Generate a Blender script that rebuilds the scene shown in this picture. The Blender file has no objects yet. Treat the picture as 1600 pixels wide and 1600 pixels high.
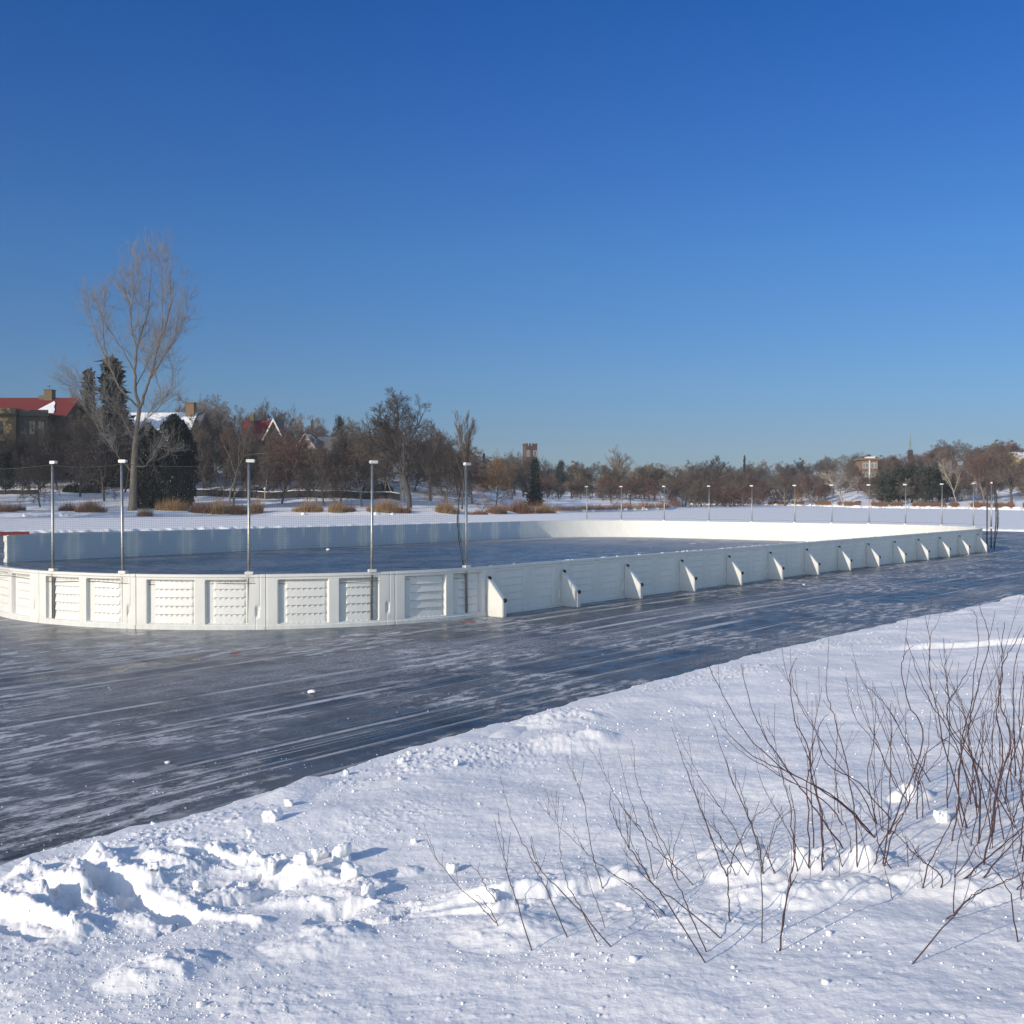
import bpy, math, random
import numpy as np
from mathutils import Vector, Matrix
R = math.radians
scene = bpy.context.scene
col = scene.collection

# ------------------------------------------------------------------ camera, sky, sun, exposure
H = 2.56; F = 1690.0; YH = 777.4
PITCH = math.atan((800 - YH) / F)
cam_d = bpy.data.cameras.new("camera"); cam = bpy.data.objects.new("camera", cam_d); col.objects.link(cam)
cam.location = (0, 0, H); cam.rotation_euler = (math.pi / 2 - PITCH, 0, 0)
cam_d.sensor_width = 36; cam_d.lens = 36 * F / 1600; cam_d.clip_start = .1; cam_d.clip_end = 5000
scene.camera = cam
scene.render.resolution_x = scene.render.resolution_y = 1024

SUN_AZ = R(42.3); SUN_EL = R(19)                  # light travels towards (cos az, sin az) over the ground
S_TO = Vector((-math.cos(SUN_AZ) * math.cos(SUN_EL), -math.sin(SUN_AZ) * math.cos(SUN_EL), math.sin(SUN_EL)))
world = bpy.data.worlds.new("World"); scene.world = world; world.use_nodes = True
wn = world.node_tree; bg = wn.nodes["Background"]
sky = wn.nodes.new("ShaderNodeTexSky"); sky.sky_type = 'NISHITA'; sky.sun_disc = False
sky.sun_elevation = SUN_EL; sky.sun_rotation = math.atan2(S_TO.x, S_TO.y)
sky.altitude = 250; sky.air_density = 1.0; sky.dust_density = 0.3; sky.ozone_density = 3.0
tcw = wn.nodes.new("ShaderNodeTexCoord"); sxw = wn.nodes.new("ShaderNodeSeparateXYZ"); rpw = wn.nodes.new("ShaderNodeValToRGB"); mxw = wn.nodes.new("ShaderNodeMix"); mxw.data_type = 'RGBA'; mxw.blend_type = 'MULTIPLY'
mxw.inputs[0].default_value = 1; wn.links.new(tcw.outputs["Generated"], sxw.inputs[0]); wn.links.new(sxw.outputs[2], rpw.inputs[0])
SK = [(0, (.39, .50, .74)), (.05, (.38, .50, .74)), (.104, (.385, .57, .83)), (.218, (.31, .62, .99)), (.324, (.21, .56, 1.07)), (.43, (.10, .51, 1.08)), (.7, (.50, .80, 1.2)), (1, (.80, 1.0, 1.3))]
el = rpw.color_ramp.elements
while len(el) < len(SK): el.new(.5)
for e_, (p_, c_) in zip(el, SK): e_.position = p_
for e_, (p_, c_) in zip(el, SK): e_.color = (*[v * 11 / 15 for v in c_], 1)
mrw = wn.nodes.new("ShaderNodeMapRange"); mrw.interpolation_type = 'SMOOTHSTEP'; mrw.inputs[1].default_value = -.25; mrw.inputs[2].default_value = .7   # clear blue north sky, paler towards the sun
wn.links.new(sxw.outputs[1], mrw.inputs[0]); m2w = wn.nodes.new("ShaderNodeMix"); m2w.data_type = 'RGBA'; wn.links.new(mrw.outputs[0], m2w.inputs[0]); m2w.inputs[6].default_value = (1.80, 1.58, 1.45, 1); wn.links.new(rpw.outputs[0], m2w.inputs[7])
wn.links.new(sky.outputs[0], mxw.inputs[6]); wn.links.new(m2w.outputs[2], mxw.inputs[7]); wn.links.new(mxw.outputs[2], bg.inputs[0]); bg.inputs[1].default_value = 0.15
sun_d = bpy.data.lights.new("sun", 'SUN'); sun = bpy.data.objects.new("sun", sun_d); col.objects.link(sun)
sun_d.energy = 4.2; sun_d.angle = R(.5); sun_d.color = (1.0, .885, .72)
sun.rotation_euler = (-S_TO).to_track_quat('-Z', 'Y').to_euler(); sun.location = (-20, -20, 30)
scene.view_settings.view_transform = 'Standard'; scene.view_settings.look = 'None'
scene.view_settings.exposure = -0.06; scene.view_settings.gamma = 1
scene.cycles.max_bounces = 8; scene.cycles.use_denoising = True

# ------------------------------------------------------------------ helpers
def tag(o, label=None, cat=None, group=None, kind=None):
    if label: o["label"] = label
    if cat: o["category"] = cat
    if group: o["group"] = group
    if kind: o["kind"] = kind
    return o
def empty(name, loc=(0, 0, 0), rz=0):
    o = bpy.data.objects.new(name, None); col.objects.link(o); o.location = loc; o.rotation_euler = (0, 0, rz)
    o.empty_display_size = .2; return o
def make_mesh(name, V, Fs, smooth=False):
    """V (n,3); Fs list of int arrays (m,k)"""
    me = bpy.data.meshes.new(name); V = np.asarray(V, dtype=np.float32)
    Fs = [np.asarray(f, dtype=np.int32) for f in (Fs if isinstance(Fs, list) else [Fs]) if len(f)]
    nl = sum(f.size for f in Fs); nf = sum(len(f) for f in Fs)
    me.vertices.add(len(V)); me.vertices.foreach_set("co", V.ravel())
    me.loops.add(nl); me.polygons.add(nf)
    me.loops.foreach_set("vertex_index", np.concatenate([f.ravel() for f in Fs]))
    tot = np.concatenate([np.full(len(f), f.shape[1], dtype=np.int32) for f in Fs])
    me.polygons.foreach_set("loop_start", np.concatenate([[0], np.cumsum(tot)[:-1]]).astype(np.int32))
    me.polygons.foreach_set("loop_total", tot)
    me.polygons.foreach_set("use_smooth", np.full(nf, bool(smooth)))
    me.update(calc_edges=True); return me
def add(name, me, mat=None, parent=None, loc=(0, 0, 0), rot=(0, 0, 0), scale=(1, 1, 1)):
    if mat is not None and len(me.materials) == 0: me.materials.append(mat)
    o = bpy.data.objects.new(name, me); col.objects.link(o); o.location = loc; o.rotation_euler = rot; o.scale = scale
    if parent: o.parent = parent
    return o
class MB:
    def __init__(s): s.V = []; s.F4 = []; s.F3 = []; s.n = 0
    def _add(s, V, F4=(), F3=()):
        V = np.asarray(V, float).reshape(-1, 3); s.V.append(V)
        if len(F4): s.F4.append(np.asarray(F4, int) + s.n)
        if len(F3): s.F3.append(np.asarray(F3, int) + s.n)
        s.n += len(V); return s
    def box(s, x0, x1, y0, y1, z0, z1, M=None):
        V = np.array([(x, y, z) for z in (z0, z1) for y in (y0, y1) for x in (x0, x1)], float)
        if M is not None: V = V @ np.array(M.to_3x3()).T + np.array(M.translation)
        return s._add(V, [(0, 2, 3, 1), (4, 5, 7, 6), (0, 1, 5, 4), (2, 6, 7, 3), (0, 4, 6, 2), (1, 3, 7, 5)])
    def poly_prism(s, pts, a, b, M=None):
        """polygon pts (x,z) extruded along y from a to b (ngon as fan of tris; convex)"""
        n = len(pts); V = [(p[0], a, p[1]) for p in pts] + [(p[0], b, p[1]) for p in pts]
        V = np.array(V, float)
        if M is not None: V = V @ np.array(M.to_3x3()).T + np.array(M.translation)
        F4 = [(i, (i + 1) % n, n + (i + 1) % n, n + i) for i in range(n)]
        F3 = [(0, i + 1, i) for i in range(1, n - 1)] + [(n, n + i, n + i + 1) for i in range(1, n - 1)]
        return s._add(V, F4, F3)
    def tube(s, P, rad, k=8, cap=True):
        P = np.asarray(P, float); n = len(P); rad = np.broadcast_to(np.asarray(rad, float), (n,))
        T = np.gradient(P, axis=0); T /= np.linalg.norm(T, axis=1)[:, None] + 1e-12
        up = np.array([0, 0, 1.]) if abs(T[0, 2]) < .9 else np.array([1., 0, 0])
        A = np.cross(T, up); A /= np.linalg.norm(A, axis=1)[:, None] + 1e-12; B = np.cross(T, A)
        an = np.arange(k) * 2 * np.pi / k
        V = P[:, None] + rad[:, None, None] * (np.cos(an)[None, :, None] * A[:, None] + np.sin(an)[None, :, None] * B[:, None])
        i, j = np.meshgrid(np.arange(n - 1), np.arange(k), indexing='ij'); j2 = (j + 1) % k
        F4 = np.stack([i * k + j, (i + 1) * k + j, (i + 1) * k + j2, i * k + j2], -1).reshape(-1, 4)
        V = V.reshape(-1, 3); F3 = []
        if cap:
            V = np.vstack([V, P[0], P[-1]]); m = n * k
            F3 = [(m, q, (q + 1) % k) for q in range(k)] + [(m + 1, (n - 1) * k + (q + 1) % k, (n - 1) * k + q) for q in range(k)]
        return s._add(V, F4, F3)
    def mesh(s, name, smooth=False):
        V = np.vstack(s.V); Fs = []
        if s.F4: Fs.append(np.vstack(s.F4))
        if s.F3: Fs.append(np.vstack(s.F3))
        return make_mesh(name, V, Fs, smooth)
    def build(s, name, mat, parent=None, smooth=False, **k):
        return add(name, s.mesh(name, smooth), mat, parent, **k)
def segs_geo(p0, p1, r0, r1, k=3):
    p0, p1 = np.asarray(p0, float), np.asarray(p1, float); r0, r1 = np.asarray(r0, float), np.asarray(r1, float)
    T = p1 - p0; T /= np.linalg.norm(T, axis=1)[:, None] + 1e-9
    up = np.where(np.abs(T[:, 2:3]) < .9, [[0, 0, 1.]], [[1., 0, 0]])
    A = np.cross(T, up); A /= np.linalg.norm(A, axis=1)[:, None]; B = np.cross(T, A)
    an = np.arange(k) * 2 * np.pi / k; ca, sa = np.cos(an), np.sin(an)
    ring = A[:, None] * ca[None, :, None] + B[:, None] * sa[None, :, None]
    V = np.concatenate([p0[:, None] + ring * r0[:, None, None], p1[:, None] + ring * r1[:, None, None]], 1)
    n = len(p0); b = (np.arange(n) * 2 * k)[:, None]; j = np.arange(k)[None]; j2 = (j + 1) % k
    Fq = np.stack([b + j, b + j2, b + k + j2, b + k + j], -1).reshape(-1, 4)
    return V.reshape(-1, 3), Fq
def grid_faces(n, m):
    i, j = np.meshgrid(np.arange(n - 1), np.arange(m - 1), indexing='ij')
    return np.stack([i * m + j, (i + 1) * m + j, (i + 1) * m + j + 1, i * m + j + 1], -1).reshape(-1, 4)
def ss(a, b, x): t = np.clip((x - a) / (b - a), 0, 1); return t * t * (3 - 2 * t)

_rng = np.random.default_rng(7); _perm = _rng.permutation(512).astype(np.int64); _grad = _rng.normal(size=(512, 2)); _grad /= np.linalg.norm(_grad, axis=1)[:, None]
_jit = _rng.random((512, 3))
def _h(i, j): return _perm[(_perm[i & 511] + j) & 511]
def perlin(x, y):
    i = np.floor(x).astype(np.int64); j = np.floor(y).astype(np.int64); fx, fy = x - i, y - j
    u, v = fx * fx * fx * (fx * (fx * 6 - 15) + 10), fy * fy * fy * (fy * (fy * 6 - 15) + 10)
    def g(a, b): G = _grad[_h(i + a, j + b)]; return G[..., 0] * (fx - a) + G[..., 1] * (fy - b)
    return ((g(0, 0) * (1 - u) + g(1, 0) * u) * (1 - v) + (g(0, 1) * (1 - u) + g(1, 1) * u) * v) * 1.5
def fbm(x, y, o=4, s=(0, 0)):
    r = 0; a = 1; t = 0
    for k in range(o): r = r + a * perlin(x * 2 ** k + 17.3 * k + s[0], y * 2 ** k + 9.1 * k + s[1]); t += a; a *= .5
    return r / t
def lumps(x, y, dens=.6):
    """worley-style dome lumps 0..1"""
    i = np.floor(x).astype(np.int64); j = np.floor(y).astype(np.int64); out = np.zeros_like(x)
    for a in (-1, 0, 1):
        for b in (-1, 0, 1):
            J = _jit[_h(i + a, j + b)]; rr = np.where(J[..., 2] < dens, .25 + .5 * J[..., 2], .001)
            d2 = ((i + a + J[..., 0] - x) ** 2 + (j + b + J[..., 1] - y) ** 2) / rr ** 2
            out = np.maximum(out, np.sqrt(np.clip(1 - d2, 0, 1)) * rr * 2)
    return out

def plates(x, y, s=0):
    """broken crust: each cell a flat plate with its own height and tilt"""
    i = np.floor(x).astype(np.int64); j = np.floor(y).astype(np.int64); bd = np.full(x.shape, 9.); out = np.zeros_like(x)
    for a in (-1, 0, 1):
        for b in (-1, 0, 1):
            h_ = _h(i + a + s, j + b); J = _jit[h_]; G = _grad[h_]; ex, ey = x - i - a - J[..., 0], y - j - b - J[..., 1]; d = ex * ex + ey * ey
            k = d < bd; bd = np.where(k, d, bd); out = np.where(k, J[..., 2] - .5 + .8 * (G[..., 0] * ex + G[..., 1] * ey), out)
    return out
def ray(px, py):
    a = (px - 800) / F; b = -(py - 800) / F
    return np.array([a, math.cos(PITCH) + b * math.sin(PITCH), -math.sin(PITCH) + b * math.cos(PITCH)])
def on_z(px, py, z=0.0):
    r = ray(px, py); t = (z - H) / r[2]; return np.array([r[0] * t, r[1] * t])
def at_d(px, py, D):
    r = ray(px, py); t = D / r[1]; return np.array([r[0] * t, D, H + r[2] * t])

# ------------------------------------------------------------------ materials
def new_mat(name):
    m = bpy.data.materials.new(name); m.use_nodes = True; nt = m.node_tree; b = nt.nodes["Principled BSDF"]; return m, nt, b
def N(nt, t, **kw):
    n = nt.nodes.new(t)
    for k, v in kw.items():
        if k.startswith('i_'): n.inputs[int(k[2:])].default_value = v
        else: setattr(n, k, v)
    return n
def noise(nt, vec, scale, detail=3, rough=.5, mapscale=None, loc=None, rot=None):
    if mapscale is not None or loc is not None or rot is not None:
        mp = N(nt, "ShaderNodeMapping"); nt.links.new(vec, mp.inputs[0])
        if mapscale is not None: mp.inputs["Scale"].default_value = mapscale
        if loc is not None: mp.inputs["Location"].default_value = loc
        if rot is not None: mp.inputs["Rotation"].default_value = rot
        vec = mp.outputs[0]
    n = N(nt, "ShaderNodeTexNoise"); n.inputs["Scale"].default_value = scale; n.inputs["Detail"].default_value = detail
    n.inputs["Roughness"].default_value = rough; nt.links.new(vec, n.inputs["Vector"]); return n.outputs["Fac"]
def ramp(nt, fac, a, b, lo=0.0, hi=1.0):
    n = N(nt, "ShaderNodeMapRange"); n.interpolation_type = 'SMOOTHSTEP'
    n.inputs[1].default_value = a; n.inputs[2].default_value = b; n.inputs[3].default_value = lo; n.inputs[4].default_value = hi
    nt.links.new(fac, n.inputs[0]); return n.outputs[0]
def mth(nt, op, a, b=None, clamp=False):
    n = N(nt, "ShaderNodeMath", operation=op); n.use_clamp = clamp
    for i, v in enumerate((a, b)):
        if v is None: continue
        if isinstance(v, (int, float)): n.inputs[i].default_value = v
        else: nt.links.new(v, n.inputs[i])
    return n.outputs[0]
def mixc(nt, f, a, b):
    n = N(nt, "ShaderNodeMix", data_type='RGBA')
    for s, v in ((0, f), (6, a), (7, b)):
        if isinstance(v, (int, float)): n.inputs[s].default_value = v
        elif isinstance(v, tuple): n.inputs[s].default_value = (*v, 1) if len(v) == 3 else v
        else: nt.links.new(v, n.inputs[s])
    return n.outputs[2]
def simple(name, c1, c2=None, scale=3.0, rough=.8, bump=0, metal=0, detail=4, coord="Object", spec=None, mapscale=None):
    m, nt, b = new_mat(name); b.inputs["Roughness"].default_value = rough; b.inputs["Metallic"].default_value = metal
    if spec is not None: b.inputs["Specular IOR Level"].default_value = spec
    tc = N(nt, "ShaderNodeTexCoord"); f = noise(nt, tc.outputs[coord], scale, detail, .6, mapscale)
    if c2 is None: c2 = tuple(x * .8 for x in c1)
    nt.links.new(mixc(nt, ramp(nt, f, .3, .7), c1, c2), b.inputs["Base Color"])
    if bump:
        bp = N(nt, "ShaderNodeBump"); bp.inputs["Strength"].default_value = 1; bp.inputs["Distance"].default_value = bump
        nt.links.new(f, bp.inputs["Height"]); nt.links.new(bp.outputs[0], b.inputs["Normal"])
    return m
def mat_snow(name, grain=.004, gscale=60, tone=(.86, .85, .85)):
    m, nt, b = new_mat(name); tc = N(nt, "ShaderNodeTexCoord"); P = tc.outputs["Object"]
    f = noise(nt, P, .6, 5, .6)
    nt.links.new(mixc(nt, ramp(nt, f, .3, .7), tone, tuple(t * .93 for t in tone)), b.inputs["Base Color"])
    b.inputs["Roughness"].default_value = .75; b.inputs["Specular IOR Level"].default_value = .25
    g = noise(nt, P, gscale, 4, .7); g2 = noise(nt, P, gscale * .15, 3, .6)
    h = mth(nt, 'ADD', g, mth(nt, 'MULTIPLY', g2, 3.0))
    bp = N(nt, "ShaderNodeBump"); bp.inputs["Strength"].default_value = 1; bp.inputs["Distance"].default_value = grain
    nt.links.new(h, bp.inputs["Height"]); nt.links.new(bp.outputs[0], b.inputs["Normal"])
    return m
M_snow = mat_snow("bank_snow", .0035, 45)
M_snow_far = mat_snow("lake_snow", .03, 2.5)
M_snow_roof = mat_snow("roof_snow", .01, 4)

def mat_ice():
    m, nt, b = new_mat("ice"); tc = N(nt, "ShaderNodeTexCoord"); P = tc.outputs["Object"]
    sx = N(nt, "ShaderNodeSeparateXYZ"); nt.links.new(P, sx.inputs[0])
    # gentle bending of the skate and plough streaks
    warp = noise(nt, P, .035, 2, .5); wy = mth(nt, 'ADD', sx.outputs[1], mth(nt, 'MULTIPLY', mth(nt, 'SUBTRACT', warp, .5), 1.6))
    cb = N(nt, "ShaderNodeCombineXYZ"); nt.links.new(sx.outputs[0], cb.inputs[0]); nt.links.new(wy, cb.inputs[1]); W = cb.outputs[0]
    broad = ramp(nt, noise(nt, W, 1, 4, .6, (.05, .55, 1), (3, 1, 0)), .40, .58)          # wide dusted bands
    lines = ramp(nt, noise(nt, W, 1, 3, .55, (.035, 5.5, 1), (9, 4, 0)), .53, .62)        # thin long lines
    lines2 = ramp(nt, noise(nt, W, 1, 2, .5, (.09, 13, 1), (1, 7, 0), (0, 0, .03)), .60, .70)
    patch = ramp(nt, noise(nt, P, .28, 5, .65), .43, .57)
    flake = ramp(nt, noise(nt, P, 5.5, 5, .75, (.35, 1, 1)), .47, .60)
    speck = ramp(nt, noise(nt, P, 55, 3, .8), .55, .72)
    fine = ramp(nt, noise(nt, P, 30, 6, .85, (.6, 1, 1)), .40, .60)
    brk = ramp(nt, noise(nt, P, 1, 6, .75, (1.3, 4.5, 1), (5, 5, 0)), .30, .54)
    mod = ramp(nt, noise(nt, P, .5, 4, .6), .35, .62)
    modl = ramp(nt, noise(nt, W, 1, 3, .6, (.12, .8, 1), (20, 3, 0)), .34, .56)
    # inside of the rink: rounded rectangle, swept cleaner
    dx = mth(nt, 'SUBTRACT', mth(nt, 'ABSOLUTE', mth(nt, 'SUBTRACT', sx.outputs[0], (U0 + U1) / 2)), (U1 - U0) / 2)
    dy = mth(nt, 'SUBTRACT', mth(nt, 'ABSOLUTE', mth(nt, 'SUBTRACT', sx.outputs[1], (V0 + V1) / 2)), (V1 - V0) / 2)
    inside = ramp(nt, mth(nt, 'MAXIMUM', dx, dy), -.1, .1, 1.0, 0.0)
    big = ramp(nt, noise(nt, P, 1, 5, .65, (.10, .28, 1), (4, 9, 0)), .40, .58, .28, 1.0)
    cross = mth(nt, 'MULTIPLY', ramp(nt, noise(nt, P, 1, 2, .5, (.10, 9, 1), (1, 7, 0), (0, 0, .30)), .62, .68), ramp(nt, noise(nt, P, .5, 3, .6), .5, .62))
    cross2 = mth(nt, 'MULTIPLY', ramp(nt, noise(nt, P, 1, 2, .5, (.14, 12, 1), (1, 3, 0), (0, 0, -.42)), .63, .69), ramp(nt, noise(nt, P, .4, 3, .6, None, (9, 9, 0)), .52, .64))
    d1 = mth(nt, 'MULTIPLY', mth(nt, 'MULTIPLY', mth(nt, 'MULTIPLY', broad, brk), mth(nt, 'ADD', mth(nt, 'MULTIPLY', fine, .9), .03)), .75); d1 = mth(nt, 'MULTIPLY', d1, big); d6 = mth(nt, 'MULTIPLY', mth(nt, 'MAXIMUM', cross, cross2), .40)
    d2 = mth(nt, 'MULTIPLY', mth(nt, 'MULTIPLY', mth(nt, 'MULTIPLY', lines, brk), mth(nt, 'ADD', mth(nt, 'MULTIPLY', modl, .8), .12)), .80)
    d3 = mth(nt, 'MULTIPLY', mth(nt, 'MULTIPLY', mth(nt, 'MULTIPLY', lines2, mod), brk), .6)
    d4 = mth(nt, 'MULTIPLY', mth(nt, 'MULTIPLY', patch, mth(nt, 'ADD', mth(nt, 'MULTIPLY', flake, .8), mth(nt, 'MULTIPLY', fine, .35))), .80)
    d5 = mth(nt, 'MULTIPLY', mth(nt, 'MULTIPLY', mth(nt, 'MULTIPLY', speck, mod), big), .34)
    # packed snow powder by the foot of the near boards
    ring = mth(nt, 'MAXIMUM', dx, dy)
    foot = mth(nt, 'MULTIPLY', ramp(nt, ring, -.5, 1.2, 1.0, 0.0), ramp(nt, noise(nt, P, 3.0, 5, .75), .45, .62))
    foot = mth(nt, 'MULTIPLY', mth(nt, 'MULTIPLY', foot, ramp(nt, sx.outputs[0], 17, 22, 1.0, .25)), .5)
    film = mth(nt, 'ADD', .0, mth(nt, 'MULTIPLY', ramp(nt, noise(nt, P, .35, 5, .7, (.4, 1, 1), (8, 2, 0)), .40, .64), .15))
    dust = mth(nt, 'MAXIMUM', mth(nt, 'MAXIMUM', mth(nt, 'MAXIMUM', d1, d2), mth(nt, 'MAXIMUM', mth(nt, 'MAXIMUM', d3, d4), mth(nt, 'MAXIMUM', d5, d6))), film)
    dust_in = mth(nt, 'MULTIPLY', mth(nt, 'MAXIMUM', mth(nt, 'MULTIPLY', d4, .9), mth(nt, 'MULTIPLY', d2, .5)), .55)
    farw = mth(nt, 'MULTIPLY', ramp(nt, sx.outputs[0], 36, 56), ramp(nt, noise(nt, P, 1, 5, .7, (.25, .5, 1), (2, 2, 0)), .36, .56)); dust_in = mth(nt, 'MAXIMUM', dust_in, mth(nt, 'MULTIPLY', farw, .5))
    mx = N(nt, "ShaderNodeMix", data_type='FLOAT'); nt.links.new(inside, mx.inputs[0])
    nt.links.new(mth(nt, 'MAXIMUM', dust, foot), mx.inputs[2]); nt.links.new(dust_in, mx.inputs[3]); D = mx.outputs[0]
    cl = noise(nt, P, .22, 4, .6)
    icec = mixc(nt, ramp(nt, cl, .35, .7), (.008, .012, .014), (.024, .029, .031))
    icec = mixc(nt, inside, icec, (.040, .066, .092))  # sky reflection inside the rink, painted into the base colour as blue
    nt.links.new(mixc(nt, D, icec, (.70, .70, .71)), b.inputs["Base Color"])
    rg = mth(nt, 'ADD', .17, mth(nt, 'MULTIPLY', ramp(nt, noise(nt, P, 1.6, 5, .7), .35, .7), .20))
    nt.links.new(mth(nt, 'ADD', rg, mth(nt, 'MULTIPLY', D, .75), True), b.inputs["Roughness"])
    b.inputs["IOR"].default_value = 1.31; b.inputs["Specular IOR Level"].default_value = .42
    bp = N(nt, "ShaderNodeBump"); bp.inputs["Strength"].default_value = .6; bp.inputs["Distance"].default_value = .006
    hh = mth(nt, 'ADD', mth(nt, 'MULTIPLY', noise(nt, P, 2.2, 5, .65, (.6, 1, 1)), .8), D)
    nt.links.new(hh, bp.inputs["Height"]); nt.links.new(bp.outputs[0], b.inputs["Normal"])
    return m
# rink plan, in coordinates turned by TH: u runs along the long boards, v across
TH = .886; C_, S_ = math.cos(TH), math.sin(TH)
U0, U1, V0, V1, RR = 11.05, 59.76, 15.27, 42.47, 6.74
def w2(u, v): return np.array([u * C_ - v * S_, u * S_ + v * C_])
def uv_of(X, Y): return X * C_ + Y * S_, -X * S_ + Y * C_
M_ice = mat_ice()

def mat_plastic(name, inner=False):
    m, nt, b = new_mat(name); tc = N(nt, "ShaderNodeTexCoord"); P = tc.outputs["Object"]
    f = noise(nt, P, 2.5, 5, .7, (1, 1, .5)); g = noise(nt, P, 30, 3, .7, (1, 1, .15))
    c = mixc(nt, ramp(nt, f, .3, .75), (.67, .67, .645), (.61, .61, .58))
    c = mixc(nt, mth(nt, 'MULTIPLY', ramp(nt, g, .55, .8), .25), c, (.62, .62, .58))
    if inner:      # painted light: pale strips as if shining through, blue sky reflection between them
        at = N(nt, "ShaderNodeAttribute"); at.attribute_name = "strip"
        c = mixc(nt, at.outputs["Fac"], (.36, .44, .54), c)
    sz = N(nt, "ShaderNodeSeparateXYZ"); nt.links.new(P, sz.inputs[0])
    low = mth(nt, 'MULTIPLY', ramp(nt, sz.outputs[2], .32, .0), ramp(nt, noise(nt, P, 9, 5, .8, (1, 1, .5)), .42, .66))     # scuffs along the kick edge
    sc = ramp(nt, noise(nt, P, 1, 4, .7, (9, 9, 40), (3, 1, 2), (.3, .2, 0)), .63, .70)
    c = mixc(nt, mth(nt, 'ADD', mth(nt, 'MULTIPLY', low, .35), mth(nt, 'MULTIPLY', sc, .22), True), c, (.40, .40, .38))
    nt.links.new(c, b.inputs["Base Color"]); b.inputs["Roughness"].default_value = .42
    bp = N(nt, "ShaderNodeBump"); bp.inputs["Distance"].default_value = .004; bp.inputs["Strength"].default_value = .6
    nt.links.new(noise(nt, P, 6, 4, .6), bp.inputs["Height"]); nt.links.new(bp.outputs[0], b.inputs["Normal"])
    return m
M_plastic = mat_plastic("white_plastic"); M_plastic_in = mat_plastic("light_painted_plastic", True)
M_black = simple("black_plastic", (.02, .02, .022), rough=.5)
M_steel = simple("galvanised_steel", (.42, .42, .40), (.30, .30, .29), 20, .45, metal=.85)
M_net = simple("dark_netting", (.045, .05, .05), rough=.9)
M_red = simple("red_paint", (.19, .022, .025), (.15, .02, .02), 2, .6)
M_bark = simple("bark", (.20, .165, .13), (.11, .09, .075), 1.5, .95)
M_bark_pale = simple("pale_bark", (.42, .36, .29), (.20, .165, .13), .6, .9)
M_bark_tall = simple("tall_tree_bark", (.19, .16, .13), (.10, .085, .07), .5, .95)
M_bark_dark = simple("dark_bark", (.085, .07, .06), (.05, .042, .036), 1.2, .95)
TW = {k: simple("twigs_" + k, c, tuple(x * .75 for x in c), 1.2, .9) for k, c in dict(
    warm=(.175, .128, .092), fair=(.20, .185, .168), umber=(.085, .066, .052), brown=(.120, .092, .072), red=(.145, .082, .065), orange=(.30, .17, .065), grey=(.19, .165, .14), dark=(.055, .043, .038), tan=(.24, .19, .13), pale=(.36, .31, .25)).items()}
M_green = simple("dark_needles", (.009, .014, .009), (.005, .008, .006), 2, .9)
M_pine = simple("pine_needles", (.045, .052, .034), (.032, .036, .026), 2, .9)
M_cone = simple("blue_spruce_needles", (.035, .05, .042), (.022, .034, .03), 2, .9)
M_grass = simple("dry_grass", (.34, .22, .10), (.22, .125, .06), 1.2, .9)
M_grass_r = simple("russet_dry_grass", (.24, .12, .065), (.17, .09, .05), 1.2, .9)
M_stem = simple("red_stem", (.040, .014, .017), (.065, .028, .028), 4, .5)
M_stem_g = simple("grey_brown_stem", (.055, .035, .032), (.075, .05, .042), 4, .6)

# ------------------------------------------------------------------ ground height
PXK = np.array([-900, -200, 150, 330, 600, 700, 800, 950, 1045, 1075, 1140, 1270, 1340, 1500, 1600, 2000, 2600], float)
DSK = np.array([110, 132, 139, 147, 150, 155, 163, 188, 222, 400, 373, 318, 262, 236, 212, 190, 170], float)
TK = np.array([-6, 0, 3, 11, 21, 33, 44, 47, 61, 73, 121, 191, 400, 2000], float)
ZL = [-.2, 0.05, .6, .9, 1.3, 2.4, 3.2, 3.5, 5.4, 6.6, 9, 10, 10, 10]
ZM = [-.2, 0.05, .5, .8, .9, 1.0, 1.2, 1.3, 1.5, 1.8, 2.4, 3.2, 5, 5]
ZR = [-.2, 0.05, .7, .9, 1.1, 1.5, 2.0, 2.2, 3.0, 3.8, 6.5, 10, 13, 13]
ZRR = [-.2, 0.05, .7, .9, 1.1, 1.5, 2.0, 2.2, 3.2, 4.2, 8, 14, 17, 17]
ZROW = np.array([ZL, ZL, ZM, ZM, ZR, ZRR, ZRR]); ZPX = np.array([-900, 640, 860, 1150, 1300, 1500, 2600], float)
def land(X, Y):
    X = np.asarray(X, float); Y = np.asarray(Y, float); px = 800 + F * X / np.maximum(Y, 1)
    t = Y - np.interp(px, PXK, DSK)
    zs = np.stack([np.interp(t, TK, row) for row in ZROW], -1)
    k = np.clip(np.searchsorted(ZPX, px) - 1, 0, len(ZPX) - 2); w = np.clip((px - ZPX[k]) / (ZPX[k + 1] - ZPX[k]), 0, 1)
    z = np.take_along_axis(zs, k[..., None], -1)[..., 0] * (1 - w) + np.take_along_axis(zs, (k + 1)[..., None], -1)[..., 0] * w
    n = fbm(X / 9, Y / 9, 4) * .45 * ss(0, 20, t) + fbm(X / 2.2, Y / 2.2, 3) * .12 * ss(0, 6, t)
    return z + n
def landz(x, y): return float(land(np.array([x]), np.array([y]))[0])

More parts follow.
